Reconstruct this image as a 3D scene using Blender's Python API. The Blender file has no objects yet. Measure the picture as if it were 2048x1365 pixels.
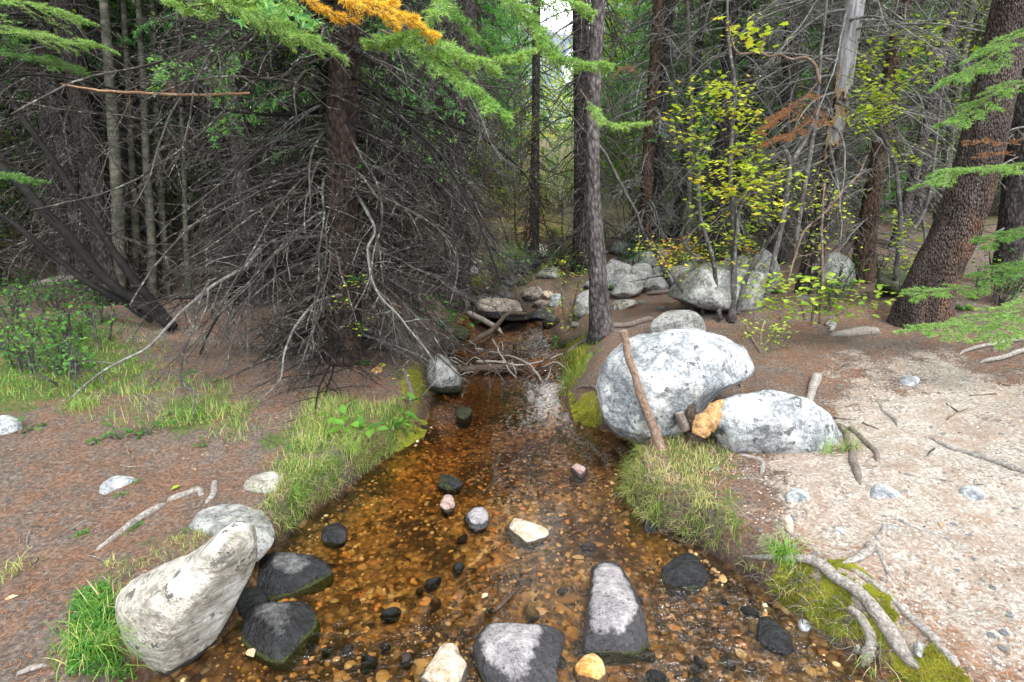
import bpy, math
import numpy as np
from mathutils import Vector

# ------------------------------------------------------------------ camera, world, sun
SC = bpy.context.scene
COL = SC.collection
CAM = np.array([0.0, 0.0, 1.6])
TH = math.radians(14.0)
FPX = 1024.0            # 18 mm lens on a 36 mm sensor, photograph 2048 wide
cam_data = bpy.data.cameras.new("camera")
cam_data.lens = 18.0; cam_data.sensor_width = 36.0
cam_data.clip_start = 0.05; cam_data.clip_end = 600.0
cam = bpy.data.objects.new("camera", cam_data); COL.objects.link(cam)
cam.location = CAM; cam.rotation_euler = (math.pi/2 - TH, 0, 0)
SC.camera = cam

SUN_EL, SUN_AZ = math.radians(62), math.radians(150)     # azimuth clockwise from +Y
world = bpy.data.worlds.new("World"); SC.world = world; world.use_nodes = True
wn = world.node_tree; bg = wn.nodes["Background"]
sky = wn.nodes.new("ShaderNodeTexSky"); sky.sky_type = 'NISHITA'; sky.sun_disc = False
sky.sun_elevation = SUN_EL; sky.sun_rotation = SUN_AZ
sky.altitude = 2500; sky.air_density = 0.8; sky.dust_density = 4.0; sky.ozone_density = 0.5
# thin bright cloud over most of the sky
cl = wn.nodes.new("ShaderNodeMix"); cl.data_type = 'RGBA'; nz = wn.nodes.new("ShaderNodeTexNoise"); nz.inputs["Scale"].default_value = 2.2; nz.inputs["Detail"].default_value = 6
rp = wn.nodes.new("ShaderNodeMapRange"); rp.inputs[1].default_value = .35; rp.inputs[2].default_value = .6; rp.inputs[3].default_value = .45; rp.inputs[4].default_value = .9
wn.links.new(nz.outputs["Fac"], rp.inputs[0]); wn.links.new(rp.outputs[0], cl.inputs[0]); wn.links.new(sky.outputs[0], cl.inputs[6]); 
nz2 = wn.nodes.new("ShaderNodeTexNoise"); nz2.inputs["Scale"].default_value = 3.1; nz2.inputs["Detail"].default_value = 4
rp2 = wn.nodes.new("ShaderNodeValToRGB"); e = rp2.color_ramp.elements; e[0].position = .51; e[0].color = (.062, .066, .072, 1); e[1].position = .60; e[1].color = (.93, .97, 1, 1)
sc2 = wn.nodes.new("ShaderNodeVectorMath"); sc2.operation = 'SCALE'; sc2.inputs[3].default_value = 62.0     # grey cloud with bright patches added for water glints and directional light
wn.links.new(nz2.outputs["Fac"], rp2.inputs[0]); wn.links.new(rp2.outputs[0], sc2.inputs[0]); wn.links.new(sc2.outputs[0], cl.inputs[7])
wn.links.new(cl.outputs[2], bg.inputs[0]); bg.inputs[1].default_value = 0.13
sun_data = bpy.data.lights.new("sun", 'SUN'); sun_data.energy = 2.3
sun_data.angle = math.radians(14); sun_data.color = (1.0, 0.95, 0.88)
sun = bpy.data.objects.new("sun", sun_data); COL.objects.link(sun)
sd = Vector((math.sin(SUN_AZ)*math.cos(SUN_EL), math.cos(SUN_AZ)*math.cos(SUN_EL), math.sin(SUN_EL)))
sun.rotation_euler = sd.to_track_quat('Z', 'Y').to_euler(); sun.location = (3, -4, 12)
SC.view_settings.view_transform = 'Standard'; SC.view_settings.look = 'None'
SC.view_settings.exposure = 0.70; SC.view_settings.gamma = 1.0
SC.cycles.max_bounces = 6; SC.cycles.diffuse_bounces = 3; SC.cycles.glossy_bounces = 2
SC.cycles.transmission_bounces = 3; SC.cycles.transparent_max_bounces = 12
SC.cycles.use_denoising = True; SC.cycles.caustics_reflective = False; SC.cycles.caustics_refractive = False

# ------------------------------------------------------------------ maths helpers
rng = np.random.default_rng(7)
CT, ST = math.cos(TH), math.sin(TH)
FWD = np.array([0, CT, -ST]); UPV = np.array([0, ST, CT]); RGT = np.array([1.0, 0, 0])
def ray(px, py):
    return FWD + RGT*((px-1024)/FPX) + UPV*((682.5-py)/FPX)
def unproj(px, py, depth):
    return CAM + ray(px, py)*depth
def depth_of(p):
    return float(np.dot(np.asarray(p)-CAM, FWD))
def nrm(v):
    return v/np.maximum(np.linalg.norm(v, axis=-1, keepdims=True), 1e-9)
def sstep(a, b, x):
    t = np.clip((x-a)/(b-a), 0, 1); return t*t*(3-2*t)
def _h(ix, iy, iz, seed):
    n = (ix.astype(np.int64)*374761393 + iy.astype(np.int64)*668265263 + iz.astype(np.int64)*2147483647 + seed*144665) & 0xffffffff
    n = ((n ^ (n >> 13))*1274126177) & 0xffffffff
    n = ((n ^ (n >> 16))*2246822519) & 0xffffffff
    return ((n ^ (n >> 15)) & 0xffffff)/float(0xffffff)
def noise3(x, y, z, seed=0):
    xi, yi, zi = np.floor(x), np.floor(y), np.floor(z)
    fx, fy, fz = x-xi, y-yi, z-zi
    fx, fy, fz = fx*fx*(3-2*fx), fy*fy*(3-2*fy), fz*fz*(3-2*fz)
    xi, yi, zi = xi.astype(np.int64), yi.astype(np.int64), zi.astype(np.int64)
    r = 0
    for a in (0, 1):
        for b in (0, 1):
            for c in (0, 1):
                w = (fx if a else 1-fx)*(fy if b else 1-fy)*(fz if c else 1-fz)
                r = r + w*_h(xi+a, yi+b, zi+c, seed)
    return r*2-1
def fbm(x, y, z=0.0, oct=4, seed=0, gain=.5):
    x = np.asarray(x, float); y = np.asarray(y, float); z = np.zeros_like(x)+z
    r, a, f, s = 0, 1.0, 1.0, 0.0
    for k in range(oct):
        r = r + a*noise3(x*f+k*7.3, y*f-k*3.1, z*f+k*1.7, seed+k); s += a; a *= gain; f *= 2.03
    return r/s
def smooth_poly(pts, n=None, sub=6):
    """Catmull-Rom through the points."""
    p = np.asarray(pts, float)
    if len(p) < 3:
        t = np.linspace(0, 1, (n or sub*2))[:, None]; return p[0]*(1-t)+p[-1]*t
    q = np.vstack([2*p[0]-p[1], p, 2*p[-1]-p[-2]]); out = []
    for i in range(1, len(q)-2):
        for t in np.linspace(0, 1, sub, endpoint=False):
            a, b, c, d = q[i-1], q[i], q[i+1], q[i+2]
            out.append(.5*((2*b)+(-a+c)*t+(2*a-5*b+4*c-d)*t*t+(-a+3*b-3*c+d)*t**3))
    out.append(p[-1]); out = np.array(out)
    if n:
        s = np.concatenate([[0], np.cumsum(np.linalg.norm(np.diff(out, axis=0), axis=1))])
        u = np.linspace(0, s[-1], n)
        out = np.stack([np.interp(u, s, out[:, k]) for k in range(out.shape[1])], 1)
    return out
def in_poly(px, py, poly):
    poly = np.asarray(poly, float); c = np.zeros(np.shape(px), bool); n = len(poly); j = n-1
    for i in range(n):
        xi, yi = poly[i]; xj, yj = poly[j]
        if yi != yj:
            c ^= ((yi > py) != (yj > py)) & (px < (xj-xi)*(py-yi)/(yj-yi)+xi)
        j = i
    return c
def poly_dist(px, py, poly):
    """signed distance, positive inside."""
    poly = np.asarray(poly, float); d = np.full(np.shape(px), 1e9)
    for i in range(len(poly)):
        a, b = poly[i], poly[(i+1) % len(poly)]; ab = b-a; L = max(ab@ab, 1e-12)
        t = np.clip(((px-a[0])*ab[0]+(py-a[1])*ab[1])/L, 0, 1)
        d = np.minimum(d, np.hypot(px-a[0]-t*ab[0], py-a[1]-t*ab[1]))
    return np.where(in_poly(px, py, poly), d, -d)

# ------------------------------------------------------------------ mesh building
class MB:
    """collects vertices and faces, links them as ONE mesh object"""
    def __init__(s): s.v = []; s.f = []; s.n = 0; s.att = {}
    def add(s, verts, faces, **att):
        verts = np.asarray(verts, float).reshape(-1, 3)
        s.v.append(verts)
        for F in (faces if isinstance(faces, list) else [faces]):
            s.f.append(np.asarray(F, np.int64)+s.n)
        for k in set(list(s.att)+list(att)):
            a = att.get(k, 0.0); a = np.zeros(len(verts))+np.asarray(a, float).reshape(-1) if np.ndim(a) else np.full(len(verts), float(a))
            if k not in s.att: s.att[k] = [np.zeros(s.n)] if s.n else []
            s.att[k].append(a)
        s.n += len(verts)
    def mesh(s, name, mat=None, origin=(0, 0, 0), smooth=True):
        me = bpy.data.meshes.new(name)
        V = (np.vstack(s.v) if s.v else np.zeros((0, 3)))-np.asarray(origin, float)
        me.vertices.add(len(V)); me.vertices.foreach_set("co", V.ravel())
        idx = []; tot = []
        for F in s.f:
            idx.append(F.ravel()); tot.append(np.full(len(F), F.shape[1]))
        idx = np.concatenate(idx); tot = np.concatenate(tot); st = np.concatenate([[0], np.cumsum(tot)[:-1]])
        me.loops.add(len(idx)); me.loops.foreach_set("vertex_index", idx.astype(np.int32))
        me.polygons.add(len(tot)); me.polygons.foreach_set("loop_start", st.astype(np.int32))
        try: me.polygons.foreach_set("loop_total", tot.astype(np.int32))
        except Exception: pass
        me.polygons.foreach_set("use_smooth", np.full(len(tot), smooth))
        for k, L in s.att.items():
            a = me.attributes.new(k, 'FLOAT', 'POINT'); a.data.foreach_set("value", np.concatenate(L).astype(np.float32))
        me.update(calc_edges=True)
        if mat: me.materials.append(mat)
        return me
    def build(s, name, mat, parent=None, origin=(0, 0, 0), smooth=True):
        if parent is not None: origin = (0, 0, 0)
        me = s.mesh(name, mat, np.asarray(origin, float) if parent is None else world_of(parent), smooth)
        return link(name, me, parent, origin)
def world_of(p):
    return np.array(p.location) if p.parent is None else np.array(p.location)+world_of(p.parent)
def link(name, me, parent=None, loc=(0, 0, 0)):
    o = bpy.data.objects.new(name, me); COL.objects.link(o); o.location = loc
    if parent is not None: o.parent = parent
    return o
def empty(name, loc):
    o = bpy.data.objects.new(name, None); COL.objects.link(o); o.location = loc
    o.empty_display_size = .1; return o
def tag(o, label=None, cat=None, group=None, kind=None):
    if label: o["label"] = label
    if cat: o["category"] = cat
    if group: o["group"] = group
    if kind: o["kind"] = kind
    return o
def copy_tree(o, loc, rz, sc):
    c = o.copy(); COL.objects.link(c); c.location = loc; c.rotation_euler = (0, 0, rz); c.scale = (sc,)*3
    for ch in o.children:
        d = ch.copy(); COL.objects.link(d); d.parent = c
    return c

def tubes(mb, P, R, S=4, cap=False, **att):
    """P (B,n,3) paths, R (B,n) radii"""
    P = np.asarray(P, float); R = np.asarray(R, float)
    if P.ndim == 2: P = P[None]; R = R[None]
    B, n, _ = P.shape
    T = nrm(np.gradient(P, axis=1)); m = nrm(P[:, -1]-P[:, 0])
    ref = np.eye(3)[np.argmin(np.abs(m), axis=1)][:, None, :]
    a = nrm(np.cross(T, np.broadcast_to(ref, T.shape))); b = np.cross(T, a)
    ang = np.arange(S)/S*2*np.pi
    V = P[:, :, None]+R[:, :, None, None]*(a[:, :, None]*np.cos(ang)[:, None]+b[:, :, None]*np.sin(ang)[:, None])
    i = np.arange(n-1)[:, None]*S; j = np.arange(S)[None]; j2 = (j+1) % S
    q = np.stack([i+j, i+j2, i+S+j2, i+S+j], -1).reshape(-1, 4)
    F = (q[None]+(np.arange(B)*n*S)[:, None, None]).reshape(-1, 4)
    faces = [F]
    if cap:
        faces.append((np.arange(S)[::-1][None]+(np.arange(B)*n*S)[:, None]))
        faces.append((np.arange(S)[None]+(n-1)*S+(np.arange(B)*n*S)[:, None]))
    at = {}
    for k, v in att.items():
        v = np.asarray(v, float)
        at[k] = v if v.ndim == 0 else np.broadcast_to(v.reshape(B, -1, 1), (B, n, S)).reshape(-1)
    mb.add(V.reshape(-1, 3), faces, **at)

def noisy_tube(mb, path, rad, S=24, amp=.08, freq=6, seed=0, buttress=0, cap=True, **att):
    path = np.asarray(path, float); n = len(path); rad = np.asarray(rad, float)
    T = nrm(np.gradient(path, axis=0)); m = nrm(path[-1]-path[0])
    ref = np.eye(3)[np.argmin(np.abs(m))]
    a = nrm(np.cross(T, ref)); b = np.cross(T, a)
    ang = np.arange(S)/S*2*np.pi; ca, sa = np.cos(ang), np.sin(ang)
    D = a[:, None]*ca[None, :, None]+b[:, None]*sa[None, :, None]
    Q = path[:, None]+D*rad[:, None, None]
    nz = fbm(Q[..., 0]*freq, Q[..., 1]*freq, Q[..., 2]*freq*.6, 4, seed)
    rr = rad[:, None]*(1+amp*nz)
    if buttress:
        h = (path[:, 2]-path[0, 2])[:, None]
        rr = rr*(1+buttress*np.exp(-h/.22)*(.55+.45*np.sin(ang*5+seed)[None]))
    V = path[:, None]+D*rr[..., None]
    i = np.arange(n-1)[:, None]*S; j = np.arange(S)[None]; j2 = (j+1) % S
    q = np.stack([i+j, i+j2, i+S+j2, i+S+j], -1).reshape(-1, 4)
    faces = [q]
    if cap: faces += [np.arange(S)[::-1][None], (np.arange(S)+(n-1)*S)[None]]
    mb.add(V.reshape(-1, 3), faces, **att)

def grow(P, R, k, t0, t1, l0, l1, ang, seed, droop=.1, wig=.12, n=5, flat=.6, rscale=.55, taper=.35):
    """k children per parent path -> (B*k,n,3),(B*k,n)"""
    r = np.random.default_rng(seed); B, m, _ = P.shape
    N = B*k; pi = np.repeat(np.arange(B), k)
    t = np.clip(((np.tile(np.arange(k), B)+r.random(N))/k)*(t1-t0)+t0, 0, .999)*(m-1)
    i = t.astype(int); f = (t-i)[:, None]
    pos = P[pi, i]*(1-f)+P[pi, i+1]*f; tan = nrm(P[pi, i+1]-P[pi, i])
    rad = R[pi, i]*(1-f[:, 0])+R[pi, i+1]*f[:, 0]
    side = nrm(np.cross(tan, [0, 0, 1.0]))*np.where(np.arange(N) % 2, 1, -1)[:, None]
    rnd = r.normal(size=(N, 3)); rnd -= tan*np.sum(rnd*tan, 1)[:, None]
    side = nrm(side*flat+nrm(rnd)*(1-flat))
    A = ang*(.75+.5*r.random(N))[:, None]
    d = nrm(tan*np.cos(A)+side*np.sin(A))
    tt = (t/(m-1)); L = (l0+(l1-l0)*r.random(N))*(1.15-.75*tt)*np.linalg.norm(P[pi, -1]-P[pi, 0], axis=1)
    out = np.zeros((N, n, 3)); out[:, 0] = pos; st = (L/(n-1))[:, None]
    for q in range(1, n):
        d = nrm(d+np.array([0, 0, -droop])+r.normal(size=(N, 3))*wig)
        out[:, q] = out[:, q-1]+d*st
    rr = np.minimum(rad*rscale, L*.02)[:, None]*np.linspace(1, taper, n)[None]
    return out, rr

def rotmats(N, r, tilt=None, up=None):
    """random yaw + tilt matrices"""
    yaw = r.random(N)*2*np.pi; c, s = np.cos(yaw), np.sin(yaw); z = np.zeros(N); o = np.ones(N)
    Z = np.stack([np.stack([c, -s, z], 1), np.stack([s, c, z], 1), np.stack([z, z, o], 1)], 1)
    if tilt is None: return Z
    a = (r.random(N)-.5)*2*tilt; b = (r.random(N)-.5)*2*tilt
    X = np.stack([np.stack([o, z, z], 1), np.stack([z, np.cos(a), -np.sin(a)], 1), np.stack([z, np.sin(a), np.cos(a)], 1)], 1)
    Y = np.stack([np.stack([np.cos(b), z, np.sin(b)], 1), np.stack([z, o, z], 1), np.stack([-np.sin(b), z, np.cos(b)], 1)], 1)
    return Z @ X @ Y
def scatter(mb, tv, tf, pos, M, sc, **att):
    tv = np.asarray(tv, float); N = len(pos); K = len(tv)
    sc = np.asarray(sc, float); sc = np.broadcast_to(sc.reshape(N, -1) if sc.ndim else np.full((N, 1), sc), (N, 3)) if sc.ndim <= 1 else sc
    V = np.einsum('nij,nkj->nki', M, tv[None]*sc[:, None, :])+np.asarray(pos)[:, None]
    faces = []
    for F in (tf if isinstance(tf, list) else [tf]):
        F = np.asarray(F); faces.append((F[None]+(np.arange(N)*K)[:, None, None]).reshape(-1, F.shape[1]))
    at = {k: np.repeat(np.asarray(v, float), K) for k, v in att.items()}
    mb.add(V.reshape(-1, 3), faces, **at)

def ico(sub):
    import bmesh
    bm = bmesh.new(); bmesh.ops.create_icosphere(bm, subdivisions=sub, radius=1)
    V = np.array([v.co[:] for v in bm.verts]); F = np.array([[v.index for v in f.verts] for f in bm.faces]); bm.free()
    return V, F
ICO = {s: ico(s) for s in (1, 2, 3, 4, 5)}
# ------------------------------------------------------------------ materials
class NT:
    def __init__(s, name):
        s.m = bpy.data.materials.new(name); s.m.use_nodes = True; s.t = s.m.node_tree
        s.t.nodes.clear(); s.out = s.t.nodes.new("ShaderNodeOutputMaterial")
    def n(s, typ, inp=None, **kw):
        d = s.t.nodes.new("ShaderNode"+typ)
        for k, v in kw.items(): setattr(d, k, v)
        for k, v in (inp or {}).items():
            i = d.inputs[k]
            if isinstance(v, bpy.types.NodeSocket): s.t.links.new(v, i)
            elif isinstance(v, tuple) and len(v) == 3 and i.type == 'RGBA': i.default_value = (*v, 1)
            else: i.default_value = v
        return d
    def coord(s, obj=True, scale=(1, 1, 1)):
        if obj: c = s.n("TexCoord").outputs["Object"]
        else: c = s.n("NewGeometry").outputs["Position"]
        return s.n("Mapping", {"Vector": c, "Scale": scale}).outputs[0]
    def noise(s, vec, scale, detail=4, rough=.55, dist=0):
        return s.n("TexNoise", {"Vector": vec, "Scale": scale, "Detail": detail, "Roughness": rough, "Distortion": dist}).outputs["Fac"]
    def voro(s, vec, scale, feature='F1', out="Distance", rand=1):
        return s.n("TexVoronoi", {"Vector": vec, "Scale": scale, "Randomness": rand}, feature=feature).outputs[out]
    def ramp(s, fac, stops):
        r = s.n("ValToRGB", {"Fac": fac}); e = r.color_ramp.elements
        while len(e) < len(stops): e.new(.5)
        for q, (p, c) in zip(e, stops):
            q.position = p; q.color = (*c, 1) if isinstance(c, tuple) else (c, c, c, 1)
        return r.outputs[0]
    def mix(s, f, a, b, bt='MIX'):
        d = s.n("Mix", data_type='RGBA', blend_type=bt)
        for sock, v in ((d.inputs[0], f), (d.inputs[6], a), (d.inputs[7], b)):
            if isinstance(v, bpy.types.NodeSocket): s.t.links.new(v, sock)
            elif isinstance(v, tuple): sock.default_value = (*v, 1)
            elif sock.type == 'RGBA': sock.default_value = (v, v, v, 1)
            else: sock.default_value = v
        return d.outputs[2]
    def math(s, op, a, b=0.0, c=None):
        d = s.n("Math", operation=op)
        for i, v in enumerate((a, b, c)):
            if v is None: continue
            if isinstance(v, bpy.types.NodeSocket): s.t.links.new(v, d.inputs[i])
            else: d.inputs[i].default_value = v
        return d.outputs[0]
    def att(s, name, typ='GEOMETRY'):
        return s.n("Attribute", attribute_name=name, attribute_type=typ).outputs["Fac"]
    def bump(s, h, strength=.5, dist=.02, normal=None):
        i = {"Height": h, "Strength": strength, "Distance": dist}
        if normal is not None: i["Normal"] = normal
        return s.n("Bump", i).outputs[0]
    def done(s, color, rough=.8, normal=None, spec=.3, **more):
        i = {"Base Color": color, "Roughness": rough, "Specular IOR Level": spec}
        if normal is not None: i["Normal"] = normal
        i.update(more)
        b = s.n("BsdfPrincipled", i); s.t.links.new(b.outputs[0], s.out.inputs[0]); return s.m

def m_bark(name, c0, c1, fleck, flecksc=60, stretch=.45, flk=.62):
    t = NT(name); v = t.coord(scale=(1, 1, stretch)); v1 = t.coord(scale=(1, 1, .8))
    a = t.noise(v, 7, 5, .65); vo = t.voro(v, 34); v2 = t.voro(v1, flecksc)
    base = t.ramp(a, [(.3, c0), (.62, c1)])
    fl = t.math('MULTIPLY', t.ramp(v2, [(.12, 1.0), (.3, 0.0)]), t.ramp(t.noise(v1, 19, 3), [(flk-.12, 0.0), (flk, 1.0)]))
    col = t.mix(fl, base, fleck)
    col = t.mix(t.ramp(vo, [(.35, 0.0), (.75, .7)]), col, (c0[0]*.35, c0[1]*.35, c0[2]*.35))
    h = t.math('ADD', t.math('MULTIPLY', t.math('SUBTRACT', 1.0, vo), 1.0), t.math('MULTIPLY', t.noise(v, 60, 3), .6))
    return t.done(col, .9, t.bump(h, .9, .025), .15)
MAT = {}
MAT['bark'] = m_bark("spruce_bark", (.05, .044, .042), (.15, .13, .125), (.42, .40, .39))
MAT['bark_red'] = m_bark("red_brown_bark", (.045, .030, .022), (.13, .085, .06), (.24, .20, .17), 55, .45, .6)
MAT['bark_main'] = m_bark("dark_red_bark", (.028, .021, .017), (.08, .056, .044), (.20, .17, .15), 45, .5, .66)  # darker, duller version of the red-brown bark
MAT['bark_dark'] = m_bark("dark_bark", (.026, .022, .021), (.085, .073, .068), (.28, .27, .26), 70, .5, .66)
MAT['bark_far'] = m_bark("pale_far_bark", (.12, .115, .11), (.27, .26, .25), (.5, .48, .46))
def m_bigbark():
    t = NT("big_spruce_bark"); v = t.coord(scale=(1, 1, .55)); v1 = t.coord(scale=(1, 1, .75))
    vo = t.voro(t.coord(scale=(1, 1, .42)), 78)
    g = t.ramp(t.noise(v, 5, 5), [(.35, (.05, .038, .034)), (.6, (.13, .10, .09))])
    pn = t.n("SeparateXYZ", {"Vector": t.n("TexCoord").outputs["Object"]})
    strip = t.math('ADD', t.math('MULTIPLY', pn.outputs[0], 3.2), t.math('MULTIPLY', t.noise(t.coord(scale=(1, 1, .3)), 4, 3), 2.2))
    strip = t.math('SUBTRACT', strip, t.math('MULTIPLY', pn.outputs[2], .9))
    rust = t.ramp(strip, [(.45, 0.0), (.95, .8)])
    rust = t.math('MULTIPLY', rust, t.ramp(t.noise(v1, 9, 4), [(.4, .1), (.62, 1.0)]))
    col = t.mix(rust, g, (.24, .12, .06))
    fl = t.math('MULTIPLY', t.ramp(t.voro(v1, 95), [(.16, 1.0), (.30, 0.0)]), t.ramp(t.noise(v1, 15, 3), [(.46, 0.0), (.58, 1.0)]))
    col = t.mix(t.math('MULTIPLY', fl, .8), col, (.42, .38, .35))
    col = t.mix(t.ramp(vo, [(.35, 0.0), (.7, .85)]), col, (.02, .014, .01))
    h = t.math('ADD', t.math('SUBTRACT', 1.0, vo), t.math('MULTIPLY', t.noise(v, 70, 3), .5))
    return t.done(col, .9, t.bump(h, 1.0, .03), .15)
MAT['bark_big'] = m_bigbark()
def m_snag():
    t = NT("snag_wood"); v = t.coord(scale=(1, 1, .12)); v2 = t.coord(scale=(1, 1, .5))
    wood = t.ramp(t.noise(v, 30, 5, .7), [(.3, (.10, .095, .095)), (.5, (.27, .265, .27)), (.7, (.42, .41, .41))])
    z = t.n("SeparateXYZ", {"Vector": t.n("TexCoord").outputs["Object"]}).outputs[2]
    bare = t.math('ADD', t.math('MULTIPLY', z, .10), t.noise(v2, 2.6, 5, .6))
    bare = t.ramp(bare, [(.70, 0.0), (.76, 1.0)])
    vo = t.voro(v2, 30)
    bark = t.ramp(t.math('ADD', vo, t.math('MULTIPLY', t.noise(v2, 40, 3), .4)), [(.2, (.36, .33, .32)), (.5, (.11, .09, .085)), (.8, (.02, .017, .015))])
    edge = t.ramp(bare, [(.0, 0.0), (.3, .8), (1.0, 0.0)])
    col = t.mix(bare, bark, wood); col = t.mix(edge, col, (.42, .26, .10))
    h = t.math('ADD', t.math('MULTIPLY', t.mix(bare, t.math('SUBTRACT', 1.6, vo), t.noise(v, 30, 5)), 1), 0)
    return t.done(col, .85, t.bump(h, .9, .02), .15)
MAT['snag'] = m_snag()
def m_aspen():
    t = NT("aspen_bark"); v = t.coord(scale=(1, 1, 2.5)); a = t.noise(v, 8, 4)
    col = t.ramp(a, [(.35, (.05, .047, .036)), (.5, (.10, .10, .074)), (.65, (.16, .155, .12))])
    sp = t.ramp(t.noise(t.coord(scale=(1, 1, 4)), 6, 3), [(.62, 0.0), (.66, 1.0)])
    return t.done(t.mix(sp, col, (.05, .045, .04)), .7, t.bump(a, .4, .01))
MAT['aspen'] = m_aspen()
def m_twig(name, a, b, lichen=None):
    t = NT(name); v = t.coord(); f = t.noise(v, 9, 4, .6)
    col = t.ramp(f, [(.35, a), (.65, b)])
    if lichen: col = t.mix(t.ramp(t.noise(v, 26, 3), [(.58, 0.0), (.64, .8)]), col, lichen)
    return t.done(col, .85, t.bump(t.noise(v, 120, 3), .6, .004), .2)
MAT['twig'] = m_twig("dead_twigs", (.022, .018, .016), (.085, .074, .067), (.20, .22, .18))
MAT['twig_pale'] = m_twig("pale_dead_twigs", (.08, .072, .065), (.20, .19, .175), (.28, .31, .26))
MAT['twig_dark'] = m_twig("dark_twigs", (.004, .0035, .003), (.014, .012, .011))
MAT['twig_brown'] = m_twig("brown_twigs", (.07, .045, .032), (.19, .135, .10), (.26, .24, .2))
MAT['twig_orange'] = m_twig("orange_bark_branch", (.14, .075, .04), (.30, .18, .10), (.3, .27, .23))
MAT['stem_grey'] = m_twig("shrub_stems", (.035, .032, .03), (.11, .10, .095), (.2, .2, .18))
def m_rootwood(name, a, b, c):
    t = NT(name); v = t.coord(); w = t.noise(t.n("Mapping", {"Vector": v, "Scale": (1, 1, 1)}).outputs[0], 26, 6, .75, 2.5)
    col = t.ramp(w, [(.3, a), (.5, b), (.68, c)])
    return t.done(col, .8, t.bump(t.math('ADD', w, t.noise(v, 90, 3)), .8, .008), .2)
MAT['root'] = m_rootwood("weathered_root", (.07, .058, .05), (.25, .225, .20), (.46, .43, .395))
MAT['root_dark'] = m_rootwood("bark_root", (.05, .04, .035), (.15, .12, .10), (.28, .24, .21))
MAT['log'] = m_rootwood("old_log", (.09, .07, .055), (.25, .22, .19), (.42, .39, .35))
MAT['wetwood'] = m_rootwood("wet_wood", (.02, .014, .01), (.07, .05, .038), (.17, .13, .10))
MAT['stick'] = m_rootwood("barked_stick", (.09, .05, .035), (.20, .13, .09), (.36, .30, .25))
MAT['broken'] = m_rootwood("splintered_wood", (.20, .09, .03), (.50, .29, .12), (.66, .46, .27))
MAT['cutwood'] = m_rootwood("cut_end", (.22, .19, .19), (.32, .28, .27), (.4, .36, .33))

def m_leaf(name, stops, trans=.45, rough=.5, instvar=False):
    t = NT(name); f = t.att("tint")
    if instvar:
        f = t.math('ADD', f, t.math('MULTIPLY', t.math('SUBTRACT', t.n("ObjectInfo").outputs["Random"], .5), .35))
    col = t.ramp(f, stops)
    b = t.n("BsdfPrincipled", {"Base Color": col, "Roughness": rough, "Specular IOR Level": .35})
    tr = t.n("BsdfTranslucent", {"Color": t.mix(1.0, col, (1.0, 1.0, .6), 'MULTIPLY')})
    ms = t.n("MixShader", {0: trans, 1: b.outputs[0], 2: tr.outputs[0]})
    t.t.links.new(ms.outputs[0], t.out.inputs[0]); return t.m
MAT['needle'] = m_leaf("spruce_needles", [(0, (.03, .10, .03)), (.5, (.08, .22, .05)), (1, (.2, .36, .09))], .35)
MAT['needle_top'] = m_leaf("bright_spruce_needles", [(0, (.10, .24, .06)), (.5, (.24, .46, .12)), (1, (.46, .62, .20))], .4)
MAT['needle_far'] = m_leaf("far_needles", [(0, (.06, .22, .10)), (.5, (.18, .46, .16)), (1, (.42, .68, .20))], .5, .6, True)
MAT['needle_gold'] = m_leaf("golden_needles", [(0, (.55, .26, .03)), (.5, (.85, .50, .05)), (1, (.95, .72, .12))], .35)
MAT['needle_rust'] = m_leaf("rusty_needles", [(0, (.18, .07, .03)), (.5, (.34, .14, .06)), (1, (.46, .24, .11))], .3)
MAT['leaf_yg'] = m_leaf("yellow_green_leaves", [(0, (.14, .30, .03)), (.35, (.32, .46, .05)), (.75, (.56, .62, .07)), (1, (.70, .54, .07))])
MAT['leaf_mix'] = m_leaf("autumn_leaves", [(0, (.12, .28, .04)), (.4, (.36, .50, .05)), (.7, (.74, .66, .06)), (.88, (.82, .48, .06)), (1, (.55, .18, .04))])
MAT['leaf_green'] = m_leaf("green_leaves", [(0, (.03, .12, .025)), (.5, (.07, .24, .04)), (1, (.20, .38, .05))])
MAT['leaf_far'] = m_leaf("far_leaves", [(0, (.06, .18, .04)), (.5, (.22, .38, .05)), (1, (.56, .58, .06))], .45, .5, True)
MAT['grass'] = m_leaf("grass_blades", [(0, (.07, .22, .03)), (.4, (.22, .38, .06)), (.65, (.46, .46, .14)), (1, (.70, .58, .36))], .3)
MAT['moss'] = m_leaf("moss_tufts", [(0, (.08, .10, .015)), (.5, (.28, .30, .03)), (1, (.52, .50, .06))], .15, .9)
MAT['litter'] = m_leaf("needle_litter", [(0, (.09, .04, .02)), (.4, (.26, .105, .045)), (.75, (.44, .21, .10)), (1, (.55, .44, .33))], .0, .8)
MAT['dryleaf'] = m_leaf("dry_leaves", [(0, (.16, .09, .06)), (.5, (.36, .24, .15)), (1, (.58, .46, .30))], .15, .7)

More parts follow.
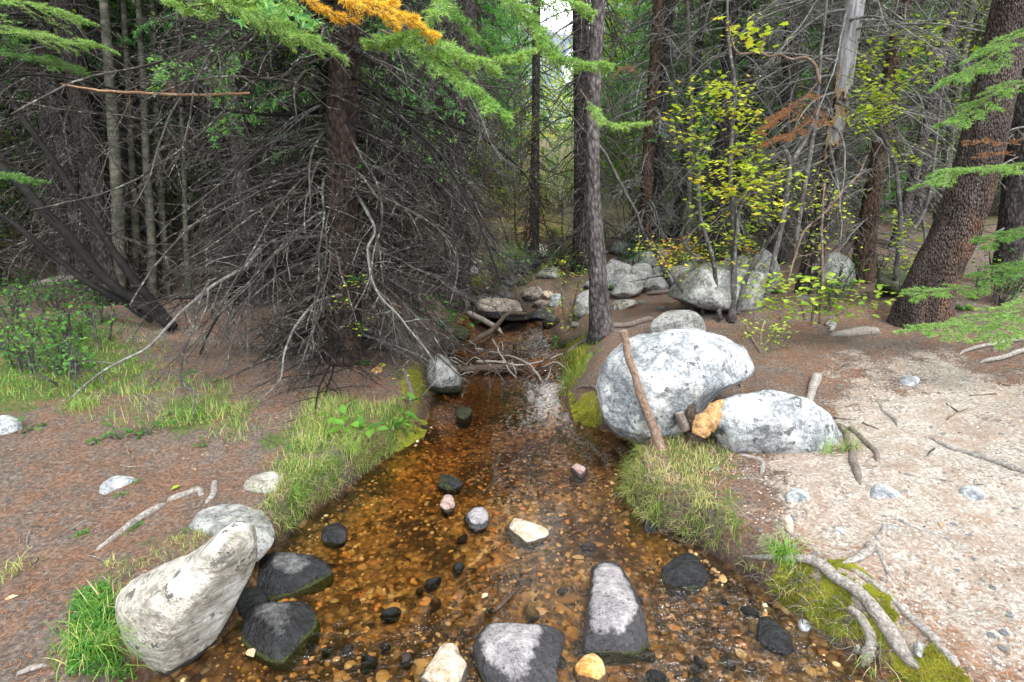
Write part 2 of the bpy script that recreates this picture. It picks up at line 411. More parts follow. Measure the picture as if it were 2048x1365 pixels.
def m_rock(name, dark, mid, pale, speck, lichen_c, lich=.55, foliation=0.0, mossc=(.07, .085, .012)):
    """uses point attributes wet, moss (water line staining and moss)"""
    t = NT(name); v = t.coord()
    n1 = t.noise(v, 6.5, 7, .68, .5); n2 = t.noise(v, 42, 5, .7)
    col = t.ramp(t.math('ADD', t.math('MULTIPLY', n1, .58), t.math('MULTIPLY', n2, .42)), [(.40, dark), (.48, mid), (.56, pale)])
    sp = t.ramp(t.math('ADD', t.math('MULTIPLY', t.noise(v, 95, 2, .5), .5), t.math('MULTIPLY', t.noise(v, 260, 2, .5), .5)), [(.55, 0.0), (.60, 1.0)])
    col = t.mix(t.math('MULTIPLY', sp, t.ramp(n1, [(.38, 1.0), (.56, .35)])), col, speck)
    lv = t.n("TexVoronoi", {"Vector": t.n("Mapping", {"Vector": v, "Scale": (1, 1, 1)}).outputs[0], "Scale": 11}, feature='SMOOTH_F1').outputs["Distance"]
    lm = t.math('MULTIPLY', t.ramp(t.math('ADD', lv, t.math('MULTIPLY', n2, .35)), [(lich-.08, 1.0), (lich, 0.0)]), t.ramp(t.noise(v, 3.1, 3), [(.46, 0.0), (.54, 1.0)]))
    col = t.mix(t.math('MULTIPLY', lm, .8), col, lichen_c)
    dk = t.ramp(t.math('ADD', t.noise(v, 13, 5, .7), t.math('MULTIPLY', n2, .35)), [(.76, 0.0), (.80, 1.0)])
    col = t.mix(t.math('MULTIPLY', dk, .85), col, (.05, .05, .048))
    if foliation:
        fo = t.noise(t.coord(scale=(1, 1, 6)), 7, 5, .6)
        col = t.mix(t.ramp(fo, [(.5, 0.0), (.7, foliation)]), col, (dark[0]*.8, dark[1]*.75, dark[2]*.7))
    wet = t.att("wet"); moss = t.att("moss")
    wn_ = t.math('ADD', wet, t.math('MULTIPLY', t.math('SUBTRACT', t.noise(v, 22, 5, .7), .5), .9))
    wetm = t.ramp(wn_, [(.40, 0.0), (.58, 1.0)])
    wetcol = t.mix(1.0, col, (.20, .20, .21), 'MULTIPLY'); wetcol = t.mix(.3, wetcol, (.010, .012, .016))
    col = t.mix(wetm, col, wetcol)
    mm = t.math('ADD', moss, t.math('MULTIPLY', t.math('SUBTRACT', t.noise(v, 16, 5, .7), .5), .8))
    mossm = t.ramp(mm, [(.52, 0.0), (.62, .85)])
    mc = t.ramp(t.noise(v, 60, 3), [(.35, (mossc[0]*.35, mossc[1]*.35, mossc[2]*.5)), (.65, mossc)])
    col = t.mix(mossm, col, mc)
    rough = t.mix(t.math('MULTIPLY', wetm, t.math('SUBTRACT', 1.0, mossm)), .85, .18)
    h = t.math('ADD', t.math('MULTIPLY', n2, .6), t.math('MULTIPLY', t.noise(v, 14, 5, .65), 1.0))
    h = t.math('ADD', h, t.math('MULTIPLY', t.math('MULTIPLY', mossm, t.noise(v, 150, 3)), .8))
    return t.done(col, rough, t.bump(h, 1.0, .035), .4)
MAT['rock_pale'] = m_rock("pale_lichen_granite", (.15, .165, .175), (.33, .35, .365), (.60, .61, .60), (.09, .09, .10), (.74, .74, .70), .5)
MAT['rock_warm'] = m_rock("warm_grey_gneiss", (.20, .18, .15), (.40, .37, .31), (.56, .53, .46), (.14, .13, .11), (.72, .72, .68), .62, .8)
MAT['rock_grey'] = m_rock("grey_rock", (.13, .13, .12), (.27, .27, .255), (.44, .44, .42), (.07, .07, .07), (.45, .47, .42), .5)
MAT['rock_brown'] = m_rock("brown_rock", (.12, .10, .08), (.24, .20, .165), (.36, .31, .26), (.08, .07, .06), (.28, .27, .2), .4, .4)
MAT['rock_dark'] = m_rock("dark_rock", (.05, .05, .05), (.10, .10, .10), (.20, .20, .195), (.03, .03, .03), (.22, .23, .2), .4)
MAT['rock_lilac'] = m_rock("speckled_grey_granite", (.20, .188, .195), (.31, .29, .297), (.44, .41, .41), (.07, .06, .065), (.48, .44, .42), .35)
MAT['rock_cream'] = m_rock("cream_granite", (.40, .30, .20), (.58, .48, .36), (.72, .64, .52), (.22, .15, .09), (.8, .74, .62), .4)
MAT['rock_orange'] = m_rock("orange_granite", (.42, .18, .04), (.66, .34, .09), (.78, .55, .28), (.25, .10, .03), (.70, .58, .42), .4)
MAT['rock_pink'] = m_rock("pinkish_rock", (.24, .15, .12), (.42, .29, .25), (.55, .42, .37), (.14, .09, .08), (.5, .42, .38), .4)
def m_tint(name, stops, rough=.6, nsc=70, spec=.4):
    t = NT(name); v = t.coord(); n = t.noise(v, nsc, 4, .7)
    col = t.ramp(t.att("tint"), stops)
    col = t.mix(1.0, col, t.ramp(n, [(.3, .55), (.7, 1.25)]), 'MULTIPLY')
    return t.done(col, rough, t.bump(n, .6, .006), spec)
BEDS = [(0, (.04, .03, .022)), (.25, (.17, .09, .035)), (.5, (.38, .22, .085)), (.75, (.60, .40, .16)), (.92, (.78, .64, .42)), (1, (.80, .30, .05))]
MAT['cobble'] = m_tint("stream_cobbles", BEDS, .5)
def m_cobble_obj():
    t = NT("stream_cobble"); v = t.coord(); n = t.noise(v, 60, 4, .7)
    col = t.ramp(t.n("ObjectInfo").outputs["Random"], BEDS)
    col = t.mix(1.0, col, t.ramp(n, [(.3, .55), (.7, 1.25)]), 'MULTIPLY')
    return t.done(col, .5, t.bump(n, .6, .008), .4)
MAT['cobble_obj'] = m_cobble_obj()
MAT['gravel'] = m_tint("path_gravel", [(0, (.12, .095, .08)), (.3, (.34, .28, .23)), (.6, (.54, .47, .41)), (1, (.78, .73, .68))], .85, 60, .2)

def m_ground():
    t = NT("forest_floor"); v = t.coord(False)
    path, bed, moss, grassy = t.att("path"), t.att("bed"), t.att("moss"), t.att("green")
    fine = t.noise(v, 55, 6, .72); mid = t.noise(v, 7, 5, .6); big = t.noise(v, 1.3, 4)
    # needle duff: streaky fibres
    f1 = t.noise(t.n("Mapping", {"Vector": v, "Rotation": (0, 0, .7), "Scale": (60, 420, 60)}).outputs[0], 1, 2, .6, .3)
    f2 = t.noise(t.n("Mapping", {"Vector": v, "Rotation": (0, 0, -.9), "Scale": (60, 420, 60)}).outputs[0], 1, 2, .6, .3)
    fib = t.math('MAXIMUM', f1, f2)
    duff = t.ramp(fine, [(.32, (.055, .038, .030)), (.5, (.15, .098, .072)), (.66, (.29, .20, .15))])
    duff = t.mix(t.ramp(fib, [(.58, 0.0), (.66, .75)]), duff, (.36, .16, .07))
    soil = t.ramp(fine, [(.32, (.05, .042, .037)), (.5, (.13, .108, .093)), (.68, (.27, .23, .20))])
    duff = t.mix(t.ramp(t.math('ADD', t.math('MULTIPLY', mid, .6), t.math('MULTIPLY', big, .4)), [(.42, 0.0), (.54, .85)]), duff, soil)
    sand = t.ramp(fine, [(.30, (.22, .165, .13)), (.46, (.36, .32, .275)), (.66, (.62, .575, .51))])
    sand = t.mix(t.ramp(mid, [(.45, 0.0), (.62, .55)]), sand, (.30, .20, .14))
    pm = t.math('ADD', path, t.math('MULTIPLY', t.math('SUBTRACT', t.math('ADD', t.math('MULTIPLY', mid, .6), t.math('MULTIPLY', fine, .4)), .5), 2.6))
    col = t.mix(t.ramp(pm, [(.36, 0.0), (.72, 1.0)]), duff, sand)
    gm = t.math('ADD', grassy, t.math('MULTIPLY', t.math('SUBTRACT', t.math('ADD', t.math('MULTIPLY', mid, .6), t.math('MULTIPLY', fine, .4)), .54), 3.2))
    gcol = t.ramp(fine, [(.3, (.03, .05, .012)), (.6, (.10, .16, .03)), (.75, (.22, .24, .06))])
    col = t.mix(t.ramp(gm, [(.45, 0.0), (.65, .85)]), col, gcol)
    mm = t.math('ADD', moss, t.math('MULTIPLY', t.math('SUBTRACT', t.math('ADD', t.math('MULTIPLY', mid, .5), t.math('MULTIPLY', fine, .5)), .5), 2.6))
    mcol = t.ramp(fine, [(.35, (.06, .07, .012)), (.55, (.22, .24, .025)), (.7, (.40, .38, .05))])
    col = t.mix(t.ramp(mm, [(.48, 0.0), (.58, 1.0)]), col, mcol)
    vb = t.voro(v, 30, out="Color"); vd = t.voro(v, 30)
    bedc = t.ramp(t.n("SeparateColor", {"Color": vb}).outputs[0], BEDS)
    silt = t.ramp(fine, [(.3, (.20, .115, .05)), (.7, (.60, .38, .17))])
    bedc = t.mix(t.ramp(mid, [(.42, 0.0), (.58, 1.0)]), silt, bedc)
    bedc = t.mix(1.0, bedc, t.ramp(vd, [(.3, 1.0), (.8, .45)]), 'MULTIPLY')
    bedc = t.mix(t.ramp(t.noise(v, 2.3, 5, .65), [(.47, 0.0), (.56, .8)]), bedc, (.035, .025, .016))
    col = t.mix(t.ramp(bed, [(.45, 0.0), (.55, 1.0)]), col, bedc)
    wet_shade = t.att("wet_shade")  # wet soil at the waterline, widened and darkened to stand in for undercut shade
    col = t.mix(wet_shade, col, t.mix(1.0, col, (.3, .26, .22), 'MULTIPLY'))
    h = t.math('ADD', t.math('MULTIPLY', fine, .7), t.math('MULTIPLY', fib, .5))
    h = t.math('ADD', h, t.math('MULTIPLY', t.math('MULTIPLY', bed, t.math('SUBTRACT', 1.0, vd)), 1.2))
    return t.done(col, .92, t.bump(h, .9, .02), .15)
MAT['ground'] = m_ground()
def m_water():
    t = NT("stream_water"); v = t.coord(False)
    rip = t.att("ripple")
    a = t.noise(t.n("Mapping", {"Vector": v, "Scale": (16, 34, 20)}).outputs[0], 1, 3, .6, .6)
    b = t.noise(t.n("Mapping", {"Vector": v, "Scale": (70, 60, 50)}).outputs[0], 1, 2, .5, .4)
    h = t.math('ADD', t.math('MULTIPLY', a, 1.0), t.math('MULTIPLY', b, .28))
    h = t.math('MULTIPLY', h, t.math('ADD', .12, rip))
    nb = t.bump(h, 1.0, .009)
    fr = t.n("Fresnel", {"IOR": 1.6, "Normal": nb}).outputs[0]
    dp = t.att("depth")
    tr = t.n("BsdfTransparent", {"Color": t.ramp(dp, [(0, (.97, .92, .80)), (.25, (.90, .72, .42)), (.55, (.72, .52, .26)), (1, (.34, .24, .12))])})
    foam = t.att("foam")
    gl = t.n("BsdfGlossy", {"Color": (1, 1, 1), "Roughness": .03, "Normal": nb})
    ms = t.n("MixShader", {0: fr, 1: tr.outputs[0], 2: gl.outputs[0]})
    fo = t.n("BsdfDiffuse", {"Color": (.75, .8, .85)})
    fm = t.ramp(t.math('ADD', foam, t.math('MULTIPLY', t.math('SUBTRACT', t.noise(v, 60, 4, .7), .5), 1.2)), [(.62, 0.0), (.75, .75)])
    ms2 = t.n("MixShader", {0: fm, 1: ms.outputs[0], 2: fo.outputs[0]})
    t.t.links.new(ms2.outputs[0], t.out.inputs[0]); return t.m
MAT['water'] = m_water()
# ------------------------------------------------------------------ terrain: a creek between two banks
ZW = np.array([(-8, -.05), (0, 0), (5.02, 0), (5.22, .10), (7.1, .12), (7.7, .24), (8.4, .36), (9.2, .52), (10.2, .68), (12, .76), (16, .98), (25, 1.5), (60, 2.6), (300, 6)])
def zw(y): return np.interp(y, ZW[:, 0], ZW[:, 1])
def march(px, py, zf, t0=.6, t1=60):
    d = ray(px, py); t = np.geomspace(t0, t1, 1500)
    P = CAM+d*t[:, None]; below = P[:, 2] <= zf(P[:, 0], P[:, 1])
    if not below.any(): return CAM+d*t1
    k = int(np.argmax(below))
    if k == 0: return P[0]
    a, b = t[k-1], t[k]
    for _ in range(25):
        m = .5*(a+b); q = CAM+d*m
        if q[2] <= zf(q[0:1], q[1:2])[0]: b = m
        else: a = m
    return CAM+d*b
def hit_w(px, py): return march(px, py, lambda x, y: zw(y))
LEFT_PX = [(300, 1365), (440, 1290), (490, 1200), (520, 1120), (575, 1080), (620, 1035), (690, 985), (750, 935), (812, 893), (850, 850), (862, 810), (880, 780), (880, 735), (890, 700), (905, 668), (918, 640), (925, 615), (938, 595), (965, 572), (1000, 556), (1040, 543), (1062, 532), (1072, 526)]
RIGHT_PX = [(1745, 1365), (1655, 1290), (1580, 1230), (1500, 1170), (1420, 1112), (1350, 1070), (1290, 1050), (1247, 1005), (1250, 950), (1288, 920), (1275, 890), (1205, 862), (1150, 840), (1115, 800), (1125, 762), (1122, 720), (1092, 668), (1075, 640), (1050, 622), (1010, 600), (1010, 578), (1050, 558), (1090, 545), (1110, 534), (1120, 527)]
def edge(px):
    w = np.array([hit_w(*p)[:2] for p in px]); w = w[np.argsort(w[:, 1])]; return w
EL, ER = edge(LEFT_PX), edge(RIGHT_PX)
EL = np.vstack([[-2.2, -8], [-1.9, -2], [-1.6, .6], EL, [[EL[-1, 0]-.1, 13], [.2, 17], [.9, 22]]])
ER = np.vstack([[1.9, -8], [1.8, -2], [1.5, .6], ER, [[ER[-1, 0]+.0, 13], [.55, 17], [1.2, 22]]])
def xl(y): return np.interp(y, EL[:, 1], EL[:, 0])
def xr(y): return np.interp(y, ER[:, 1], ER[:, 0])
def ip(y, *p): p = np.array(p); return np.interp(y, p[:, 0], p[:, 1])
def ground(x, y, detail=True):
    x = np.asarray(x, float); y = np.asarray(y, float)
    L, R = xl(y), xr(y)
    wob = .05*fbm(x*2.6, y*2.6, 0, 3, 11)+.02*fbm(x*9, y*9, 0, 2, 12)
    dl, dr = L-x+wob, x-R+wob
    d = np.maximum(dl, dr); left = dl > dr
    fade = 1-sstep(15, 21, y)
    H = np.where(left, ip(y, (0, .15), (1.4, .14), (1.9, .15), (2.3, .20), (3.5, .24), (4.2, .22), (5.5, .30), (7, .22), (10, .2)),
                 ip(y, (0, .16), (1.6, .17), (2.0, .19), (2.3, .23), (2.9, .23), (3.6, .24), (4.1, .30), (5, .36), (6.3, .30), (7.5, .15), (10, .2)))
    Wd = np.where(left, ip(y, (0, .14), (3, .12), (4, .22), (6, .4), (9, .6)), ip(y, (0, .22), (1.8, .2), (2.2, .10), (3.3, .12), (4.1, .4), (6, .5), (9, .6)))
    bank = H*sstep(-.02, 1, np.clip(d/Wd, -.02, 1))
    slope = np.where(left, .030*np.clip(d-.3, 0, 6), .075*np.clip(d-.3, 0, 7))
    depth = ip(y, (0, .045), (1.8, .045), (2.6, .05), (3.4, .08), (4.5, .13), (5.05, .08), (5.6, .05), (6.6, .06), (7.0, .15), (7.6, .08), (20, .06))
    bed = -depth*sstep(0, .35, -d)*(1+.35*fbm(x*3, y*3, 0, 3, 5))
    z = zw(y)+np.where(d > 0, bank+slope, bed*fade+(1-fade)*.1)
    amp = np.where(d > 0, sstep(0, .5, d), .25)
    z = z+amp*(.055*fbm(x*.9, y*.9, 0, 3, 3)+.028*fbm(x*3.1, y*3.1, 0, 3, 4)*(1+.6*sstep(5, 9, y)))
    if detail: z = z+np.where(d > -.02, 1, .5)*(.012*fbm(x*14, y*14, 0, 4, 9)+.006*np.abs(fbm(x*40, y*40, 0, 2, 10)))
    rr = np.hypot(x, y-2)
    z = z+sstep(18, 75, rr)*9+sstep(9, 20, rr)*.25*(1+fbm(x*.25, y*.25, 0, 2, 8))
    # rocky rise on the right behind the small spruce
    z = z+.28*np.exp(-(((x-2.6)/1.7)**2+((y-9.6)/1.6)**2))
    return z
def hit(px, py): return march(px, py, lambda x, y: np.maximum(ground(x, y, False), zw(y)))
def wpoly(pts): return np.array([hit(*p)[:2] for p in pts])

PATH_POLY = wpoly([(1440, 950), (1540, 935), (1650, 905), (1700, 860), (1740, 800), (1800, 725), (1880, 720), (2048, 770), (2300, 900), (2400, 1365), (1990, 1365), (1870, 1240), (1720, 1110), (1620, 1085), (1520, 1010)])
GREEN_POLYS = [wpoly(p) for p in ([(-200, 640), (250, 640), (310, 740), (240, 800), (0, 835), (-200, 830)],
    [(545, 960), (600, 840), (640, 790), (760, 800), (850, 850), (835, 890), (700, 985), (620, 1030), (560, 1000)],
    [(1262, 985), (1300, 895), (1380, 865), (1450, 905), (1420, 1060), (1330, 1045)],
    [(360, 790), (480, 785), (500, 880), (380, 870)], [(900, 560), (940, 520), (1000, 505), (1100, 495), (1180, 500), (1090, 520), (960, 560)],
    [(240, 1180), (380, 1060), (470, 1040), (330, 1130)])]
MOSS_POLYS = [wpoly(p) for p in ([(1585, 1150), (1690, 1125), (1800, 1215), (1900, 1320), (1940, 1365), (1850, 1365), (1770, 1285), (1680, 1265), (1610, 1215)],
    [(800, 850), (855, 845), (850, 870), (790, 905)], [(1135, 790), (1200, 790), (1200, 850), (1150, 845)], [(1120, 700), (1200, 650), (1180, 720), (1130, 790)],
    [(900, 600), (940, 560), (990, 545), (960, 590), (925, 620)], [(800, 760), (860, 740), (875, 790), (850, 840), (800, 815)])]
def mask(polys, x, y, soft=.12):
    m = np.zeros(np.shape(x)); w = fbm(x*1.7, y*1.7, 0, 4, 31)*soft*2.2; w2 = fbm(x*1.7, y*1.7, 5, 4, 33)*soft*2.2; x = x+w; y = y+w2; soft = soft*1.5
    for p in polys:
        bb = (x > p[:, 0].min()-soft) & (x < p[:, 0].max()+soft) & (y > p[:, 1].min()-soft) & (y < p[:, 1].max()+soft)
        if bb.any():
            dd = np.full(np.shape(x), -1e3); dd[bb] = poly_dist(x[bb], y[bb], p)
            m = np.maximum(m, sstep(-soft, soft, dd))
    return m

def grid_mesh(name, xs_fn, ys, nu, zf, mat, kind, atts):
    ny = len(ys); X = np.zeros((ny, nu)); Y = np.zeros((ny, nu))
    for i, y in enumerate(ys): X[i] = xs_fn(y, nu); Y[i] = y
    Z = zf(X, Y); mb = MB()
    i = np.arange(ny-1)[:, None]*nu; j = np.arange(nu-1)[None]
    F = np.stack([i+j, i+j+1, i+nu+j+1, i+nu+j], -1).reshape(-1, 4)
    A = {k: f(X, Y, Z).ravel() for k, f in atts.items()}
    mb.add(np.stack([X, Y, Z], -1).reshape(-1, 3), F, **A)
    o = mb.build(name, mat); tag(o, kind=kind); return o
ys = np.concatenate([np.linspace(-14, .4, 40)[:-1], np.linspace(.4, 6.5, 420)[:-1], np.geomspace(6.5, 22, 240)[:-1], np.geomspace(22, 240, 60)])
def gx(y, nu):
    half = max(3.2, min(1.5*abs(y)+1.5, 260)); u = np.linspace(-1, 1, nu)
    core = u*half; wide = np.sign(u)*np.maximum(0, np.abs(u)-.93)/.07*(max(14, 1.2*abs(y))); return core+wide
def in_d(x, y): return np.maximum(xl(y)-x, x-xr(y))
ground_obj = grid_mesh("ground", gx, ys, 560, lambda x, y: ground(x, y), MAT['ground'], "structure", dict(
    path=lambda x, y, z: mask([PATH_POLY], x, y, .34),
    bed=lambda x, y, z: 1-sstep(-.03, .03, in_d(x, y))*sstep(0, .03, z-zw(y)+.012),
    moss=lambda x, y, z: np.maximum(mask(MOSS_POLYS, x, y, .10)*.85, .45*sstep(6, 9, y)*(1-sstep(.5, 1.6, in_d(x, y)))),
    green=lambda x, y, z: np.maximum(mask(GREEN_POLYS, x, y, .15)*.9, .58*sstep(9, 14, np.hypot(x, y))),
    wet_shade=lambda x, y, z: .85*(1-sstep(.03, .11, z-zw(y)))*sstep(-.05, .01, z-zw(y))))

# water: one sheet following the creek, tucked under both banks
RIF = [(hit_w(1090, 905)[:2], .40, 1.6), (hit_w(1370, 1230)[:2], .30, 1.9), (hit_w(900, 1330)[:2], .40, 1.2), (hit_w(1470, 1310)[:2], .4, 2.0), (hit_w(640, 1300)[:2], .2, .8), (hit_w(1050, 700)[:2], .6, .9), (hit_w(1150, 960)[:2], .3, .6)]
def ripple(x, y):
    r = np.full(np.shape(x), .16)+.9*sstep(7.2, 7.8, y)+.5*np.exp(-((y-5.1)/.15)**2)
    for c, s, a in RIF: r = r+a*np.exp(-((x-c[0])**2+(y-c[1])**2)/(s*s))
    return np.clip(r, 0, 2.2)
def wz(x, y):
    r = ripple(x, y)
    return zw(y)+.009*r*fbm(x*15, y*7, 0, 3, 21)+.004*r*fbm(x*45, y*18, 0, 2, 22)+.004*sstep(7, 8, y)*fbm(x*20, y*20, 0, 2, 23)
wys = np.concatenate([np.linspace(-8, 0, 20)[:-1], np.linspace(0, 7.4, 480)[:-1], np.linspace(7.4, 17, 200)])
grid_mesh("water", lambda y, nu: np.linspace(xl(y)-.10, xr(y)+.10, nu), wys, 170, wz, MAT['water'], "structure", dict(
    ripple=lambda x, y, z: ripple(x, y),
    depth=lambda x, y, z: np.clip((z-ground(x, y, False))/.24+.26*sstep(2.4, 3.6, y)*(y < 7.2), 0, 1),  # water depth plus an extra darker tint over the middle stretch
    foam=lambda x, y, z: .62*sstep(7.3, 7.8, y)*(1-sstep(11, 14, y))+.25*np.exp(-((y-5.12)/.08)**2)*sstep(.2, .5, x)))

# ------------------------------------------------------------------ rocks
def rock(pts, mat, label, cat="rock", name="rock", thick=None, sub=4, boxy=2.4, amp=.05, cuts=6, seed=None, sink=.35, base=None,
         dry=None, band=.05, mossh=None, mossamt=1.0, group=None, depth=None, cutn=(), lift=0, flat=None):
    """pts: silhouette in the photograph; it is set at its own distance with its real depth"""
    seed = seed if seed is not None else int(pts[0][0]*7+pts[0][1])
    r = np.random.default_rng(seed); pts = np.asarray(pts, float)
    b = base if base is not None else tuple(pts[np.argmax(pts[:, 1])]-[0, 3])
    h = hit(*b); D0 = depth_of(h) if depth is None else depth
    w = np.ptp(pts[:, 0])/FPX*D0; hh = np.ptp(pts[:, 1])/FPX*D0
    T = thick if thick is not None else .5*(.35*w+.65*min(w, hh))
    D = D0+sink*T
    c = (pts.min(0)+pts.max(0))/2
    if flat: return slab(pts, mat, label, cat, name, flat, sub, boxy, amp, cuts, seed, h, dry, band, mossh, mossamt, group)
    V, F = ICO[sub]; a, bb, cc = V[:, 0], V[:, 1], V[:, 2]
    sp = smooth_poly(np.vstack([pts, pts[:1]]), 160)[:-1]; dx, dy = sp[:, 0]-c[0], -(sp[:, 1]-c[1])
    th = np.arctan2(dy, dx); ra = np.hypot(dx, dy); o = np.argsort(th); th, ra = th[o], ra[o]
    th = np.concatenate([th-2*np.pi, th, th+2*np.pi]); ra = np.tile(ra, 3)
    s = np.hypot(a, bb); ang = np.arctan2(bb, a); Rr = np.interp(ang, th, ra)/FPX*D
    p = (s**boxy+np.abs(cc)**boxy)**(1/boxy); s2, c2 = s/p, cc/p
    pc = 1-np.maximum(T*c2, 0)/D; L = np.stack([Rr*s2*np.cos(ang)*pc, Rr*s2*np.sin(ang)*pc, T*c2], 1)
    sz = np.array([w/2, hh/2, T])
    nrms = list(cutn)
    for _ in range(cuts):
        n = r.normal(size=3); n[2] = abs(n[2])*1.2; n[1] += .3; n /= np.linalg.norm(n); nrms.append((*n, r.uniform(.62, .86)))
    for nx, ny, nz, q in nrms:
        n = np.array([nx, ny, nz]); n = n/np.linalg.norm(n); ext = np.max(L@n); e = L@n-ext*q
        L = L-np.where(e > 0, e*.82, 0)[:, None]*n
    size = float(np.mean(sz)); f = 1.6/size
    L = L*(1+amp*fbm(L[:, 0]*f, L[:, 1]*f, L[:, 2]*f+seed*.37, 5, seed % 97, .55)-amp*.9*np.maximum(0, .22-np.abs(fbm(L[:, 0]*f*1.1, L[:, 1]*f*1.1, L[:, 2]*f*1.1+seed*.7, 3, 13+seed % 97)))*3)[:, None]
    C = unproj(c[0], c[1], D)
    rh = nrm(C-CAM); Wv = C+L[:, :1]*RGT+L[:, 1:2]*UPV-L[:, 2:]*rh+np.array([0, 0, lift])
    wl = zw(Wv[:, 1]); hgt = Wv[:, 2]-wl
    att = {}
    att['wet'] = np.clip(.5+(dry-hgt)/band, 0, 1) if dry is not None else 0.0
    att['moss'] = np.clip(.5+(mossh-hgt)/.08, 0, 1)*mossamt if mossh is not None else 0.0
    mb = MB(); mb.add(Wv, F, **att)
    org = np.array([C[0], C[1], Wv[:, 2].min()])
    ob = mb.build(name, MAT[mat], None, org); tag(ob, label, cat, group)
    return ob

def slab(pts, mat, label, cat, name, flat, sub, boxy, amp, cuts, seed, h, dry, band, mossh, mossamt, group):
    """a low stone seen from above: silhouette laid on a level plane at its base, flat = (height above, depth below)"""
    r = np.random.default_rng(seed); up, dn = flat; z0 = h[2]; zp = z0+.35*up
    W = []
    for q in smooth_poly(np.vstack([pts, pts[:1]]), 120)[:-1]:
        d = ray(*q); W.append((CAM+d*((zp-CAM[2])/d[2]))[:2])
    W = np.array(W); c = (W.min(0)+W.max(0))/2; dx, dy = (W-c).T
    th = np.arctan2(dy, dx); ra = np.hypot(dx, dy); o = np.argsort(th); th, ra = th[o], ra[o]
    th = np.concatenate([th-2*np.pi, th, th+2*np.pi]); ra = np.tile(ra, 3)
    V, F = ICO[sub]; a, b, cc = V.T; s = np.hypot(a, b); ang = np.arctan2(b, a); R = np.interp(ang, th, ra)
    pz = (s**boxy+np.abs(cc)**boxy)**(1/boxy); s2, c2 = s/pz, cc/pz
    dn = max(dn, float(z0-ground(c[0:1], c[1:2], False)[0])+.03); tp = np.where(c2 < 0, 1+(.40 if up < .06 else .05)*c2, 1.0); L = np.stack([R*s2*np.cos(ang)*tp, R*s2*np.sin(ang)*tp, np.where(c2 > 0, up, dn)*c2], 1)
    for _ in range(cuts):
        n = r.normal(size=3); n[2] = abs(n[2])*.9+.15; n /= np.linalg.norm(n); e = L@n-np.max(L@n)*r.uniform(.66, .86)
        L = L-np.where(e > 0, e*.85, 0)[:, None]*n
    f = 2.2/float(np.mean(np.ptp(L, axis=0)))
    L = L*(1+amp*fbm(L[:, 0]*f, L[:, 1]*f, L[:, 2]*f+seed*.37, 5, seed % 97, .55))[:, None]
    Wv = L+np.array([c[0], c[1], z0]); hgt = Wv[:, 2]-zw(Wv[:, 1]); att = {}
    att['wet'] = np.clip(.5+(dry-hgt)/band, 0, 1) if dry is not None else 0.0
    att['moss'] = np.clip(.5+(mossh-hgt)/.06, 0, 1)*mossamt if mossh is not None else 0.0
    mb = MB(); mb.add(Wv, F, **att)
    ob = mb.build(name, MAT[mat], None, np.array([c[0], c[1], Wv[:, 2].min()])); tag(ob, label, cat, group); return ob
rock([(1197,770),(1208,728),(1232,695),(1275,672),(1330,658),(1390,656),(1440,667),(1480,688),(1505,715),(1508,742),(1490,762),(1455,778),(1425,800),(1405,835),(1395,862),(1365,880),(1300,888),(1250,878),(1213,850),(1198,815)],
     'rock_pale', "largest boulder, rounded and white with grey lichen, behind the upright stick", "boulder", "boulder", thick=.46, sub=5, amp=.07, cuts=0, cutn=[(-.1,.5,1,.78),(.55,.25,.8,.78),(-.6,-.1,.8,.8),(.1,-.5,.85,.78),(-.45,.8,.5,.93),(.45,.85,.5,.92)], boxy=2.4, sink=.55, dry=.03, band=.06)
rock([(1408,838),(1428,806),(1475,787),(1540,782),(1600,793),(1645,815),(1676,842),(1692,872),(1690,898),(1630,912),(1560,924),(1500,920),(1450,905),(1420,880)],
     'rock_pale', "low domed pale boulder with black lichen spots beside the bare path", "boulder", "boulder", thick=.3, sub=5, amp=.09, cuts=0, cutn=[(.4,-.2,1,.76),(-.5,.1,.9,.76),(-.1,-.7,.8,.72),(0,.75,.7,.74),(.8,.1,.5,.82),(-.8,-.4,.4,.84)], sink=.5, base=(1560,912))
rock([(512,1075),(515,1110),(497,1165),(475,1210),(440,1270),(400,1315),(340,1355),(300,1362),(255,1335),(240,1290),(230,1240),(233,1198),(262,1160),(320,1130),(390,1100),(440,1062),(480,1040),(507,1050)],
     'rock_warm', "long pale grey boulder with white lichen patches on the left bank at the water's edge", "boulder", "boulder", thick=.26, sub=5, amp=.05, cuts=0, boxy=2.9, sink=.2, seed=8, dry=.035, band=.05, mossh=.005, mossamt=.8, base=(345,1345),
     cutn=[(-.6,.75,.45,.78),(.75,-.5,.5,.62),(.1,.15,1,.86),(-.5,-.75,.5,.88),(.2,.9,.5,.9)])
rock([(374,1052),(400,1022),(450,1006),(510,1013),(555,1045),(548,1080),(520,1110),(480,1090),(430,1070)], 'rock_grey', "flat grey rock embedded in the left bank just behind the long pale boulder", amp=.08, cuts=6, boxy=2.6, flat=(.03, .15), base=(455, 1062))
rock([(515,1103),(560,1099),(620,1108),(668,1140),(640,1162),(590,1182),(550,1203),(518,1182),(510,1140)], 'rock_dark', "wet wedge-shaped mossy rock pointing right from the tip of the long pale boulder", sub=4, dry=.067, band=.06, mossh=.014, boxy=2.8, sink=.2, flat=(0.075, 0.1))
rock([(480,1180),(505,1169),(535,1183),(538,1210),(510,1237),(480,1228),(471,1205)], 'rock_dark', "small round black wet rock wedged between the long boulder and the wet mossy rocks", sub=4, dry=.15, band=.04, sink=.2, flat=(0.05, 0.06))
